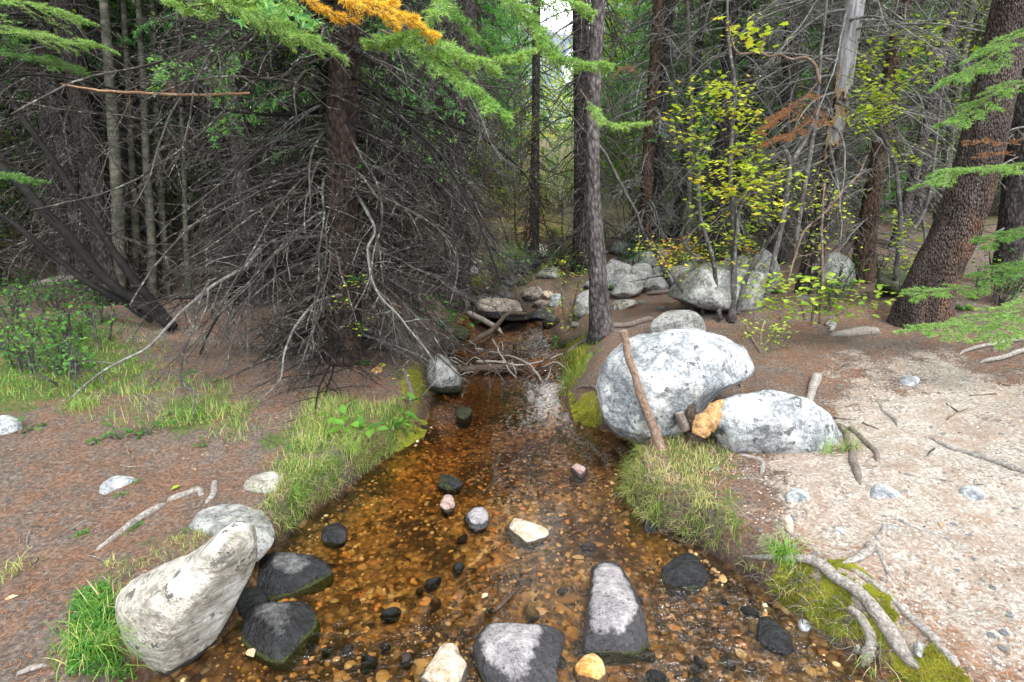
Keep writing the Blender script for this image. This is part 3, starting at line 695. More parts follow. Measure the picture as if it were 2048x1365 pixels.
rock([(478,1255),(500,1215),(545,1197),(600,1198),(637,1225),(640,1268),(605,1303),(560,1315),(510,1300),(482,1280)], 'rock_dark', "wet blue-black rock with a mossy rim, nearest the lower end of the long pale boulder", sub=4, dry=.07, band=.06, mossh=.014, boxy=2.7, sink=.2, flat=(0.085, 0.1))
rock([(1180,1140),(1205,1124),(1238,1130),(1268,1175),(1290,1230),(1303,1290),(1270,1312),(1200,1308),(1168,1292),(1168,1230),(1178,1180)], 'rock_lilac', "tall tapering stone in the foreground water with a dry grey top and dark wet sides", sub=5, amp=.06, cuts=2, dry=.067, band=.05, mossh=.012, boxy=2.8, sink=.15, flat=(0.085, 0.1))
rock([(945,1290),(960,1262),(985,1250),(1050,1253),(1124,1262),(1124,1290),(1113,1330),(1112,1372),(1040,1392),(985,1372),(955,1325)], 'rock_lilac', "squarish flat-topped dark stone with a pale dry corner at the bottom edge", sub=5, amp=.035, cuts=2, dry=.066, band=.05, mossh=.012, boxy=3.2, sink=.15, flat=(0.085, 0.1))
rock([(836,1352),(865,1315),(888,1281),(912,1283),(920,1308),(936,1332),(932,1372),(890,1385),(848,1378)], 'rock_cream', "cream and orange granite stone left of the square dark stone at the bottom edge", sub=4, dry=.015, band=.03, sink=.15, flat=(0.05, 0.06))
rock([(1143,1330),(1160,1312),(1200,1307),(1221,1325),(1217,1352),(1190,1370),(1158,1365)], 'rock_orange', "bright orange stone at the bottom edge below the tall tapering stone", sub=4, dry=.02, band=.03, sink=.15, flat=(0.035, 0.05))
rock([(1316,1142),(1338,1115),(1370,1106),(1402,1114),(1420,1140),(1410,1165),(1370,1180),(1333,1172)], 'rock_dark', "rounded dark wet stone near the right bank, upstream of the tall tapering stone", sub=4, dry=.2, band=.05, sink=.2, flat=(0.055, 0.08), mossh=.008)
rock([(1498,1240),(1530,1229),(1562,1240),(1590,1270),(1592,1296),(1560,1303),(1518,1278)], 'rock_dark', "smooth blue-black wet stone in the dark water by the mossy right bank", sub=4, dry=.2, band=.05, sink=.2, flat=(0.035, 0.08))
rock([(1003,1050),(1028,1036),(1060,1043),(1085,1047),(1099,1066),(1082,1082),(1060,1088),(1030,1078),(1006,1067)], 'rock_cream', "cream-coloured lumpy stone in midstream, palest and widest of the row of three", sub=4, dry=.010, band=.02, sink=.2, flat=(0.03, 0.05))
rock([(923,1036),(940,1010),(960,1009),(979,1030),(974,1050),(948,1057)], 'rock_lilac', "rounded grey-topped stone in midstream, left neighbour of the cream-coloured stone", sub=4, dry=.018, band=.03, sink=.2, flat=(0.03, 0.05))
rock([(876,1010),(888,982),(904,990),(912,1010),(896,1022)], 'rock_pink', "small pointed pinkish stone in midstream above and left of the grey-topped stone", sub=3, dry=.01, band=.02, sink=.2, flat=(0.03, 0.05))
rock([(868,966),(874,950),(895,946),(921,955),(926,970),(897,978)], 'rock_dark', "flat dark stone with green moss in midstream, below the grassy left mound", sub=3, dry=.2, band=.05, mossh=.15, mossamt=.55, sink=.2, flat=(0.03, 0.05))
rock([(910,828),(918,816),(934,811),(948,822),(941,836),(920,840)], 'rock_dark', "low mossy stone in the dark pool beyond the grassy left mound", sub=3, dry=.2, mossh=.2, mossamt=.6, sink=.2, flat=(0.03, 0.05))
rock([(1140,936),(1157,924),(1176,938),(1162,953)], 'rock_pink', "small wet stone breaking the ripples near the right bank grass", sub=3, dry=.02, band=.03, sink=.2, flat=(0.03, 0.05))
rock([(641,1070),(655,1048),(690,1046),(700,1065),(680,1085),(652,1086)], 'rock_dark', "small round brown-black stone in the shallows just below the left bank grass", sub=3, dry=.2, sink=.2, flat=(0.03, 0.05))
rock([(1280,1045),(1300,1033),(1322,1045),(1320,1062),(1290,1063)], 'rock_dark', "small wet stone tucked under the right bank grass", sub=3, dry=.2, sink=.2, flat=(0.03, 0.05))
rock([(858,716),(878,707),(902,725),(926,758),(935,780),(912,787),(868,784),(852,755)], 'rock_grey', "bluish grey boulder leaning at the left edge of the dark pool, below the stick dam", "boulder", "boulder", thick=.3, sub=4, amp=.05, cuts=4, dry=.08, band=.1, mossh=.08, mossamt=.7, sink=.3)
rock([(951,606),(972,596),(1010,597),(1045,607),(1064,625),(1059,640),(1030,645),(985,640),(955,630)], 'rock_brown', "large low brown boulder in midstream above the fallen log and stick dam", "boulder", "boulder", thick=.36, sub=5, amp=.05, cuts=4, dry=.16, band=.05, mossh=.12, mossamt=.45, sink=.3)
for pts, mat, th, dr, mo, lab in [
    ([(1036,597),(1045,583),(1068,574),(1080,586),(1078,600)], 'rock_brown', .14, None, None, "tan rounded rock on the needle-covered bar just above the large midstream boulder"),
    ([(1049,590),(1060,574),(1080,573),(1097,592),(1080,602),(1055,600)], 'rock_brown', .15, None, None, "rounder of two touching tan rocks above the large midstream boulder"),
    ([(1078,585),(1098,582),(1110,594),(1092,600)], 'rock_cream', .12, None, None, "pale flat rock behind the two touching tan rocks"),
    ([(1064,606),(1080,600),(1096,604),(1092,614),(1070,614)], 'rock_brown', .10, None, None, "small tan rock between the large midstream boulder and the pale rocks"),
    ([(1062,628),(1080,621),(1110,624),(1112,634),(1085,640),(1066,638)], 'rock_grey', .18, .2, None, "flat grey rock touching the right end of the large midstream boulder"),
    ([(1082,648),(1096,630),(1116,634),(1120,648),(1104,658),(1086,656)], 'rock_brown', .16, .18, None, "brown rock at the pool edge under the yellow-green seedlings"),
    ([(1092,610),(1108,595),(1124,598),(1128,610),(1105,617)], 'rock_pale', .14, None, None, "pale oval rock on the gravel bar, lower of the two palest"),
    ([(1096,598),(1108,587),(1126,592),(1122,600)], 'rock_pale', .12, None, None, "pale oval rock on the gravel bar, upper of the two palest"),
    ([(1150,618),(1162,594),(1188,584),(1196,600),(1194,624),(1165,630)], 'rock_grey', .3, None, .1, "grey rock half hidden behind the foot of the slim spruce by the creek"),
    ([(1208,560),(1210,535),(1232,522),(1258,528),(1264,548),(1248,566),(1224,572)], 'rock_grey', .4, None, None, "biggest grey block of the rock pile behind the slim spruce"),
    ([(1228,584),(1240,562),(1262,554),(1278,565),(1276,582),(1250,592)], 'rock_grey', .3, None, None, "grey rock at the front of the pile, below the biggest grey block"),
    ([(1262,548),(1275,532),(1296,535),(1300,556),(1284,566)], 'rock_grey', .3, None, None, "grey rock right of the biggest block in the pile behind the slim spruce"),
    ([(1290,572),(1300,556),(1325,558),(1332,574),(1312,584)], 'rock_grey', .25, None, None, "lichen-grey rock at the right end of the pile, under the leaning dead sapling"),
    ([(1262,522),(1278,506),(1310,508),(1318,522),(1295,532)], 'rock_grey', .4, None, None, "flat grey rock on top of the pile behind the slim spruce"),
    ([(1222,500),(1238,486),(1262,490),(1268,504),(1240,510)], 'rock_grey', .35, None, None, "pale rounded rock up the slope beside the bare leaning snag foot"),
    ([(1165,572),(1182,560),(1212,563),(1222,576),(1196,584)], 'rock_pale', .25, None, None, "flat pale rock just left of the slim spruce trunk"),
    ([(1216,622),(1228,603),(1262,599),(1275,608),(1250,622)], 'rock_warm', .2, None, None, "low flat pale rock among roots right of the slim spruce"),
    ([(1310,668),(1322,640),(1348,626),(1380,630),(1396,650),(1390,668),(1350,672)], 'rock_grey', .28, None, None, "grey-green lichened rock peeking over the largest white boulder"),
    ([(1352,590),(1368,556),(1400,540),(1450,538),(1500,545),(1532,570),(1530,598),(1480,612),(1410,606)], 'rock_grey', .5, None, None, "wide grey boulder behind the yellow-leaved shrub stems"),
    ([(1330,556),(1345,534),(1380,530),(1395,548),(1370,562)], 'rock_grey', .35, None, None, "grey rock left of the wide boulder behind the shrubs"),
    ([(1480,560),(1492,528),(1522,510),(1545,528),(1550,560),(1520,572)], 'rock_grey', .35, None, None, "upright grey rock behind the red-brown sapling stem"),
    ([(1640,560),(1650,528),(1672,515),(1698,530),(1705,556),(1675,568)], 'rock_grey', .45, None, .2, "grey rock beside the foot of the broken-topped snag"),
    ([(1762,572),(1772,540),(1795,532),(1822,545),(1830,572),(1800,585)], 'rock_grey', .45, None, 1.6, "moss-yellow boulder left of the big leaning spruce trunk"),
    ([(1012,545),(1018,524),(1045,516),(1080,518),(1102,530),(1100,545),(1050,552)], 'rock_dark', .45, .9, None, "long dark sloping slab above the small cascade"),
    ([(1078,552),(1095,538),(1120,542),(1118,556)], 'rock_grey', .25, None, .2, "pale mossy rock at the head of the cascade, right side"),
    ([(978,572),(990,562),(1014,564),(1018,576),(998,582)], 'rock_dark', .2, .5, .28, "black wet rock at the foot of the small cascade"),
    ([(1032,566),(1045,556),(1070,560),(1068,570),(1048,574)], 'rock_dark', .2, .6, .4, "flat dark rock splitting the small cascade"),
    ([(1000,560),(1006,548),(1024,550),(1026,562)], 'rock_pink', .16, .5, None, "small pinkish-grey rock beside the upper cascade"),
    ([(968,588),(982,577),(1010,578),(1006,590),(985,594)], 'rock_dark', .2, .3, .35, "mossy black stone between the cascade and the midstream boulder"),
    ([(935,588),(945,576),(960,580),(962,592)], 'rock_dark', .14, .3, 1.2, "bright-mossed stone on the left edge below the cascade"),
    ([(905,668),(915,650),(935,652),(942,672),(925,680)], 'rock_dark', .16, .4, 1.2, "moss-covered rock at the left edge of the upper pool"),
    ([(922,545),(932,524),(952,520),(962,534),(950,548)], 'rock_grey', .3, None, None, "small boxy rock on the far left bank beside the thin dark snag"),
    ]:
    g = mat == 'rock_grey'; q = np.array(pts, float); c_ = q.mean(0); q = c_+(q-c_)*(1.36 if g else 1)
    rock(q, mat, lab, thick=th, sub=4, dry=dr, band=.08, mossh=mo, mossamt=.7, sink=.3, boxy=3 if g else 2.4, cuts=10 if g else 6, amp=.06)
r = np.random.default_rng(321)
for k in range(26):
    cx, cy = r.uniform(1205, 1545), r.uniform(505, 590); w, h_ = r.uniform(12, 27), r.uniform(9, 17)
    if abs(cx-1195) < 20: continue
    a = np.linspace(0, 2*np.pi, 8)[:-1]; q = [(cx+w*math.cos(t)*r.uniform(.8, 1.15), cy-h_*math.sin(t)*r.uniform(.8, 1.15)) for t in a]
    rock(q, 'rock_grey', "angular grey rock filling in the jumbled rock pile on the right slope", thick=w/FPX*8, sub=3, boxy=3, cuts=9, amp=.06, sink=.4, group="filler rocks of the slope pile")
for pts, mat, th, lab in [
    ([(196,985),(205,962),(240,952),(285,950),(275,960),(245,972),(215,986)], 'rock_pale', .06, "small pale wedge of rock embedded in needle litter on the left bank"),
    ([(485,972),(500,950),(545,938),(565,950),(562,975),(530,985)], 'rock_warm', .07, "flat pale stone at the grassy edge of the left bank"),
    ([(-15,862),(0,840),(30,838),(48,846),(20,858)], 'rock_pale', .12, "pale stone at the far left frame edge on the forest floor"),
    ([(1795,762),(1810,752),(1835,754),(1846,763),(1822,768)], 'rock_pale', .06, "flat pale stone set in the path below the big leaning trunk"),
    ([(1915,992),(1925,972),(1965,975),(1980,990),(1950,1000)], 'rock_pale', .05, "pale stone in the path right of the long exposed root, frame right"),
    ([(1740,990),(1748,970),(1790,972),(1806,988),(1770,996)], 'rock_pale', .05, "flattest pale stone in the middle of the bare path"),
    ([(1568,1045),(1566,1015),(1582,1030),(1596,1045),(1590,1062),(1574,1062)], 'rock_cream', .03, "pear-shaped cream stone on the dark soil near the right bank"),
    ([(1665,1062),(1672,1050),(1688,1055),(1686,1068)], 'rock_pale', .02, "small round white stone right of the pear-shaped one"),
    ([(1768,1058),(1778,1048),(1798,1052),(1792,1062)], 'rock_grey', .02, "small bluish stone at the end of a surface root on the path"),
    ([(1572,1000),(1570,975),(1600,978),(1632,992),(1620,1000)], 'rock_pale', .04, "elongated buried stone below the low domed boulder"),
    ([(1593,1255),(1600,1232),(1618,1236),(1624,1256),(1608,1262)], 'rock_pale', .03, "angular grey-white stone between bank roots at the water's edge"),
    ([(1703,1290),(1708,1273),(1722,1275),(1726,1298),(1714,1304)], 'rock_grey', .03, "oval grey stone under the twisted root fork, lower right"),
    ([(1825,1285),(1830,1270),(1848,1272),(1860,1290),(1850,1312),(1832,1305)], 'rock_grey', .03, "grey stone in a mossy hollow between the two long bank roots"),
    ([(740,740),(748,733),(762,735),(764,742),(750,745)], 'rock_orange', .03, "small orange stone under the big dead spruce on the left bank"),
    ([(1652,650),(1660,642),(1672,644),(1672,656),(1658,658)], 'rock_grey', .06, "small grey stone on the litter between the shrubs and the big trunk"),
    ]:
    rock(pts, mat, lab, "stone", "stone", sub=3, flat=(th*.7, th), amp=.08)

# ------------------------------------------------------------------ cobbles on the stream bed
def gz0(x, y): return float(ground(np.array([x]), np.array([y]))[0])
def pebble_mesh(seed, sub=2):
    r = np.random.default_rng(seed); V, F = ICO[sub]; V = V.copy()
    for _ in range(7):
        n = nrm(r.normal(size=3)); q = r.uniform(.55, .8); e = V@n-q; V = V-np.where(e > 0, e*.85, 0)[:, None]*n
    V = V*(1+.10*fbm(V[:, 0]*1.7, V[:, 1]*1.7, V[:, 2]*1.7+seed, 3, seed))[:, None]*np.array([1, .75, .55]); return V, F
PEB = [pebble_mesh(40+i, 2) for i in range(8)]; PEB1 = [pebble_mesh(60+i, 1) for i in range(5)]
def stone_meshes(mat, n=8):
    out = []
    for V, F in PEB[:n]:
        mb = MB(); mb.add(V, F, tint=.5); out.append(mb.mesh("stone", mat))
    return out
def stone_meshes_wet(mat):
    out = []
    for V, F in PEB[:4]:
        mb = MB(); mb.add(V, F, wet=np.clip(.75-.4*V[:, 2], 0, 1), moss=.0); out.append(mb.mesh("stone", MAT[mat]))
    return out
cob_me = stone_meshes(MAT['cobble_obj'])
r = np.random.default_rng(5); k = 0
while k < 285:
    px, py = r.uniform(560, 1640), 1365-abs(r.normal())*170
    if py < 880: continue
    p = hit_w(px, py)
    if in_d(p[0], p[1]) > -.06: continue
    s = .013+.030*r.random()**1.5+(.016 if r.random() < .1 else 0)
    z = ground(p[0:1], p[1:2])[0]
    o = link("cobble", cob_me[k % 8], None, (p[0], p[1], z-s*.25)); o.rotation_euler = (0, 0, r.random()*6.28); o.scale = (s, s, s*r.uniform(.8, 1.2))
    tag(o, "small rounded brown-orange cobble lying under clear shallow water on the creek bed", "cobble", "cobbles on the creek bed"); k += 1
def gravel_stuff(name, n, xf, smin, smax, mat, label, seed, tmax=1.0):
    r = np.random.default_rng(seed); mb = MB(); P = xf(r, n); n = len(P)
    P[:, 2] = ground(P[:, 0], P[:, 1])
    which = r.integers(0, len(PEB1), n); sc = smin+(smax-smin)*r.random(n)**2.5; tint = r.random(n)**(1.5 if 'bed' in name else 1)*tmax
    for k, (V, F) in enumerate(PEB1):
        m = which == k; scatter(mb, V, F, P[m], rotmats(m.sum(), r, .3), sc[m], tint=tint[m])
    o = mb.build(name, mat); tag(o, label, "gravel", kind="stuff"); return o
def in_bed(r, n):
    y = .9+4.2*r.random(n)**1.7; x = xl(y)+(xr(y)-xl(y))*r.random(n); m = ((fbm(x*2.3, y*2.3, 0, 2, 77) > -.15) | (r.random(n) < .35)) & (in_d(x, y) < -.05)
    return np.stack([x, y, 0*x], 1)[m]
gravel_stuff("bed_gravel", 17000, in_bed, .004, .021, MAT['cobble'], "amber and brown gravel covering the creek bed under the water", 3)
def on_path(r, n):
    b = PATH_POLY.min(0), PATH_POLY.max(0); x = r.uniform(b[0][0], min(b[1][0], 7), n); y = b[0][1]+(b[1][1]-b[0][1])*r.random(n)**1.5
    m = poly_dist(x, y, PATH_POLY) > -.15; return np.stack([x, y, 0*x], 1)[m]
gravel_stuff("path_gravel", 13000, on_path, .0015, .009, MAT['gravel'], "fine pale gravel and grit strewn over the bare dirt path", 4)
pst = stone_meshes(MAT['rock_pale'], 5); gst = stone_meshes(MAT['rock_grey'], 5); cst = stone_meshes(MAT['rock_dark'], 5)
r = np.random.default_rng(15)
for k in range(150):
    for _ in range(50):
        px, py = r.uniform(1400, 2048), 700+600*r.random()**1.2
        p = hit(px, py)
        if in_d(p[0], p[1]) > .12: break
    s = .008+.014*r.random()**2
    o = link("stone", pst[k % 5], None, (p[0], p[1], ground(p[0:1], p[1:2])[0]-s*.1)); o.rotation_euler = (0, 0, r.random()*6.28); o.scale = (s, s, s*.7)
    tag(o, "small pale stone lying loose on the bare dirt and needles of the right bank", "stone", "loose pale stones on the right bank")

r = np.random.default_rng(655); est = {m: stone_meshes_wet(m) for m in ('rock_dark', 'rock_orange', 'rock_pink', 'rock_brown')}; k = 0
while k < 44:
    px, py = r.uniform(600, 1680), 1365-abs(r.normal())*190
    p = hit_w(px, py)
    if py < 900 or in_d(p[0], p[1]) > -.07: continue
    m = ('rock_dark', 'rock_dark', 'rock_orange', 'rock_pink', 'rock_brown')[int(r.integers(0, 5))]; s_ = r.uniform(.022, .05)
    o = link("stone", est[m][k % 4], None, (p[0], p[1], -.012-.004*r.random())); o.rotation_euler = (0, 0, r.random()*6.28); o.scale = (s_, s_, s_*.8)
    tag(o, {"rock_dark": "small blackish wet stone just breaking the surface of the foreground shallows", "rock_orange": "small orange wet stone just breaking the surface of the foreground shallows", "rock_pink": "small pinkish wet stone just breaking the surface of the foreground shallows", "rock_brown": "small brown wet stone just breaking the surface of the foreground shallows"}[m], "stone", m[5:]+" stones breaking the surface"); k += 1
r = np.random.default_rng(654)
for k in range(34):
    t = r.random(); y = 7.5+3.6*t; w_ = xr(y)-xl(y); x = xl(y)+w_*r.uniform(-.25, 1.25); s_ = r.uniform(.07, .17); z = max(gz0(x, y), float(zw(y))-.04)
    o = link("stone", cst[k % 5], None, (x, y, z+s_*.15)); o.rotation_euler = (0, 0, r.random()*6.28); o.scale = (s_, s_, s_*r.uniform(.8, 1.2)); tag(o, "dark wet stone among many in the tumbling rocky channel of the upper cascade", "stone", "stones in the upper cascade channel")
for k in range(60):
    y = r.uniform(5.6, 10.5); x = xr(y)+.2+r.random()*4.2; s_ = .03+.08*r.random()**2
    o = link("stone", gst[k % 5], None, (x, y, gz0(x, y)+s_*.1)); o.rotation_euler = (0, 0, r.random()*6.28); o.scale = (s_, s_, s_*r.uniform(.6, 1)); tag(o, "small grey stone scattered on the needle-covered slope beyond the white boulders", "stone", "stones on the right slope")
# ------------------------------------------------------------------ trees
def plane_y(px, py, Y):
    d = ray(px, py); return CAM+d*((Y-CAM[1])/d[1])
def px_path(pts, base=None, n=60, extend=0.0, hmax=None):
    """centre line and widths (pixels) of a trunk that stands in the vertical plane through its base"""
    b = hit(pts[0][0], pts[0][1]) if base is None else base
    W = np.array([[*plane_y(p[0], p[1], b[1]), p[2]/FPX*.5*depth_of(plane_y(p[0], p[1], b[1]))] for p in pts])
    W[0, :3] = b
    W[:, 3] *= np.array([1/math.sqrt(1+((p[0]-1024)/FPX)**2) for p in pts])
    S = smooth_poly(W, n)
    if extend:
        d = nrm(S[-1, :3]-S[-9, :3]); m = 14; k = np.linspace(0, 1, m+1)[1:, None]
        E = S[-1, :3]+d*k*extend; S = np.vstack([S, np.hstack([E, S[-1, 3]*(1-.75*k)])])
    S = np.vstack([[*(S[0, :3]-[0, 0, .12]), S[0, 3]*1.1], S]); return S[:, :3], S[:, 3]

def needle_tris(mb, P, per, nl, nw, tint, seed, spread=1.0, start=0.0, lo=0, hi=1):
    """needles along shoots P (B,n,3): thin triangles"""
    r = np.random.default_rng(seed); B, n, _ = P.shape; N = B*per
    pi = np.repeat(np.arange(B), per); t = (start+(1-start)*r.random(N))*(n-1)*.999; i = t.astype(int); f = (t-i)[:, None]
    pos = P[pi, i]*(1-f)+P[pi, i+1]*f; tan = nrm(P[pi, i+1]-P[pi, i])
    q = r.normal(size=(N, 3)); q[:, 2] = q[:, 2]*.6+.25; q -= tan*np.sum(q*tan, 1)[:, None]; q = nrm(q)
    d = nrm(tan*.75+q*spread); w = nrm(np.cross(d, r.normal(size=(N, 3))))*nw*.5
    L = nl*(.7+.6*r.random(N))[:, None]
    V = np.stack([pos-w, pos+w, pos+d*L], 1).reshape(-1, 3)
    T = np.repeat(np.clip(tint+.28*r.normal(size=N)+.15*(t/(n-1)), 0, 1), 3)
    mb.add(V, np.arange(N*3).reshape(-1, 3), tint=T)

def dead_branch(base, az, L, el, r0, seed, droop=.10, k1=14, k2=5, wig=.07, k3=0):
    r = np.random.default_rng(seed); n = 11
    d = np.array([math.cos(az)*math.cos(el), math.sin(az)*math.cos(el), math.sin(el)]); P = [np.array(base, float)]
    for i in range(n-1):
        d = nrm(d+np.array([0, 0, -droop*(1.2-.08*i)])+r.normal(size=3)*wig*(.5+i/n)); P.append(P[-1]+d*L/(n-1))
    P = np.array(P)[None]; R = (r0*np.linspace(1, .22, n)**.9)[None]
    A, RA = grow(P, R, k1, .12, 1, .16, .42, .95, seed+1, .07, .10, 6, .62)
    Bp, RB = grow(A, RA, k2, .15, 1, .2, .5, .9, seed+2, .05, .12, 4, .5)
    return P, R, A, RA, Bp, RB
def add_branch(mb, b, minr=.0011):
    P, R, A, RA, Bp, RB = b
    tubes(mb, P, np.maximum(R, minr), 6); tubes(mb, A, np.maximum(RA, minr), 4); tubes(mb, Bp, np.maximum(RB, minr*.85), 3)

# ---- shared background meshes
def dead_crown_mesh(seed, h0, h1, nb, Lr, minr=.003, k1=10, k2=3):
    r = np.random.default_rng(seed); mb = MB()
    for i in range(nb):
        h = h0+(h1-h0)*(i+r.random())/nb
        L = Lr*(.55+.6*r.random()); add_branch(mb, dead_branch((0, 0, h), r.random()*6.28, L, r.uniform(-.35, .25), .011+.005*r.random(), seed*991+i, r.uniform(.04, .16), k1, k2), minr)
    return mb.mesh("dead_branches", MAT['twig'])
def green_crown_mesh(seed, h0, h1, nb, L0, L1, k1, per, nl, nw, tint=.45, mat='needle_far', droop=.07):
    r = np.random.default_rng(seed); mb = MB()
    for i in range(nb):
        u = (i+r.random())/nb; h = h0+(h1-h0)*u; L = (L0+(L1-L0)*u)*(.75+.5*r.random())
        P, R, A, RA, Bp, RB = dead_branch((0, 0, h), r.random()*6.28, L, r.uniform(-.2, .35)+.3*u, .012, seed*777+i, droop, k1, 3)
        sh = np.concatenate([A[:, ::1][:, :4] if False else A, ], 0)
        needle_tris(mb, sh, per, nl, nw, tint+r.uniform(-.15, .15), seed*31+i, 1.0, .1)
        needle_tris(mb, Bp, max(3, per//3), nl, nw, tint+r.uniform(-.15, .15), seed*37+i, 1.0)
        needle_tris(mb, P, per*2, nl, nw, tint, seed*41+i, 1.0, .4)
    return mb.mesh("needle_crown", MAT[mat])
def trunk_mesh(seed, H, r0, mat, name="trunk", lean=.25, S=12):
    r = np.random.default_rng(seed); n = 36; z = np.linspace(-.25, H, n)
    a = r.uniform(0, 6.28); P = np.stack([lean*np.sin(z/H*2.2+a)-lean*math.sin(a), lean*.6*np.sin(z/H*3+a*2)-lean*.6*math.sin(2*a), z], 1); P[:, :2] -= P[0, :2]
    R = r0*(1-.8*z/H)*(1+.5*np.exp(-np.maximum(z, 0)/.2)); mb = MB(); noisy_tube(mb, P, np.maximum(R, .01), S, .10, 5, seed)
    return mb.mesh(name, MAT[mat]), P
def leaf_shape(lobed=False):
    if lobed:
        pts = [(0, 0), (.28, -.05), (.50, .12), (.36, .26), (.56, .52), (.32, .50), (.20, .62), (0, 1.0), (-.20, .62), (-.32, .50), (-.56, .52), (-.36, .26), (-.50, .12), (-.28, -.05)]
        c = (0, .35); V = [(*c, .05)]+[(x, y, -.06*abs(x)) for x, y in pts]; n = len(pts)
        return np.array(V), np.array([(0, 1+i, 1+(i+1) % n) for i in range(n)])
    V = [(0, 0, 0), (.26, .25, .05), (.30, .55, .06), (0, 1, -.06), (-.30, .55, .06), (-.26, .25, .05), (0, .4, -.02)]
    return np.array(V), np.array([(6, 0, 1), (6, 1, 2), (6, 2, 3), (6, 3, 4), (6, 4, 5), (6, 5, 0)])
LEAF, LOBED = leaf_shape(), leaf_shape(True)
LEAF4 = (np.array([(0, 0, 0), (.33, .45, .06), (0, 1, -.05), (-.33, .45, .06)]), np.array([(0, 1, 2, 3)]))
def leaf_crown_mesh(seed, nst, H, spread, nleaf, size, mat, stems=True, h0=.0):
    """a bushy deciduous shrub: returns stem mesh, leaf mesh"""
    r = np.random.default_rng(seed); P = []
    for i in range(nst):
        d = nrm(np.array([r.normal()*.3, r.normal()*.3, 1.0])); q = [np.array([r.normal()*.08, r.normal()*.08, -.05])]
        for _ in range(9): d = nrm(d+r.normal(size=3)*.09+[0, 0, .03]); q.append(q[-1]+d*H*(.7+.3*r.random())/9)
        P.append(q)
    P = np.array(P); R = np.broadcast_to(np.linspace(.012, .004, 10), P.shape[:2])
    A, RA = grow(P, R, 9, .25+h0, 1, .2, .45, .9, seed+1, -.02, .12, 5, .3)
    B, RB = grow(A, RA, 3, .2, 1, .3, .6, .8, seed+2, .0, .12, 4, .3)
    ms = MB(); tubes(ms, P, R, 5); tubes(ms, A, np.maximum(RA, .002), 3); tubes(ms, B, np.maximum(RB, .0015), 3)
    E = np.concatenate([A[:, 2:].reshape(-1, 3), B[:, 1:].reshape(-1, 3)]); k = r.integers(0, len(E), nleaf)
    pos = E[k]+r.normal(size=(nleaf, 3))*spread; ml = MB(); base = r.random(len(E))
    scatter(ml, *LEAF4, pos, rotmats(nleaf, r, .7), size*(.6+.7*r.random(nleaf)), tint=np.clip(.7*base[k]+.3*r.random(nleaf), 0, 1))
    return ms.mesh("stems", MAT['stem_grey']), ml.mesh("foliage", MAT[mat])

DEAD = [dead_crown_mesh(101, .3, 7.0, 150, 1.25), dead_crown_mesh(102, .4, 8.5, 160, 1.4), dead_crown_mesh(103, .6, 7.5, 120, 1.1), dead_crown_mesh(104, .2, 6.0, 150, 1.6)]
GREEN = [green_crown_mesh(111, 4.0, 12.5, 110, 1.8, .35, 16, 18, .055, .022), green_crown_mesh(112, 5.5, 13.5, 100, 1.6, .4, 16, 16, .055, .022, .5), green_crown_mesh(113, 2.4, 11.5, 115, 1.6, .35, 16, 16, .055, .022, .4)]
YOUNG = [green_crown_mesh(121, .25, 4.0, 90, 1.1, .15, 14, 14, .035, .012, .5), green_crown_mesh(122, .4, 5.5, 100, 1.3, .15, 14, 14, .035, .013, .4)]
TR = [trunk_mesh(131, 13.5, .13, 'bark')[0], trunk_mesh(132, 14.5, .16, 'bark_dark')[0], trunk_mesh(133, 12.5, .10, 'bark')[0], trunk_mesh(134, 13, .15, 'bark_red')[0]]
TRY = trunk_mesh(135, 4.5, .05, 'bark', lean=.08)[0]
ASP = [trunk_mesh(141, 12, .085, 'aspen', lean=.35)[0], trunk_mesh(142, 11, .06, 'aspen', lean=.5)[0]]
SHR = [leaf_crown_mesh(151, 7, 2.6, .05, 1500, .05, 'leaf_far'), leaf_crown_mesh(152, 9, 3.4, .06, 2000, .055, 'leaf_far'), leaf_crown_mesh(153, 6, 1.2, .04, 900, .04, 'leaf_far')]
def aspen_leaves(seed):
    r = np.random.default_rng(seed); n = 5200; ml = MB(); h = 4.5+7.5*r.random(n)**.8; a = r.random(n)*6.28
    c = r.integers(0, 60, n); cc = np.stack([r.normal(size=60)*.7, r.normal(size=60)*.7, 4+8*r.random(60)], 1)
    pos = cc[c]+r.normal(size=(n, 3))*[.35, .35, .3]
    scatter(ml, *LEAF4, pos, rotmats(n, r, 1.2), .06*(.7+.6*r.random(n)), tint=np.clip(.25+.5*r.random(60)[c]+.25*r.random(n), 0, 1)); return ml.mesh("foliage", MAT['leaf_far'])
ASPL = [aspen_leaves(161), aspen_leaves(162)]

def recolour(me, mat):
    m = me.copy(); m.materials.clear(); m.materials.append(MAT[mat]); return m
PALE = [recolour(m, 'twig_pale') for m in DEAD]
def gz(x, y): return float(ground(np.array([x]), np.array([y]))[0])
def bg_tree(kind, x, y, rz, sc, label, group, v):
    z = gz(x, y)-.02
    t = empty("spruce" if kind in "AC" else "aspen" if kind == "B" else "shrub", (x, y, z)); t.rotation_euler = (0, 0, rz); t.scale = (sc, sc, sc)
    tag(t, label, {"A": "spruce tree", "B": "aspen tree", "C": "young spruce", "D": "shrub"}[kind], group)
    if kind == "A":
        link("trunk", TR[v % 4], t); link("dead_branches", (PALE if x > 1.5 and v % 3 else DEAD)[v % 4], t); (link("needle_crown", GREEN[v % 3], t) if y > 11 or x < -1.5 or r.random() < .3 else None)
    elif kind == "B": link("trunk", ASP[v % 2], t); link("foliage", ASPL[v % 2], t)
    elif kind == "C": link("trunk", TRY, t); link("needle_crown", YOUNG[v % 2], t)
    else: link("stems", SHR[v % 3][0], t); link("foliage", SHR[v % 3][1], t)
    return t

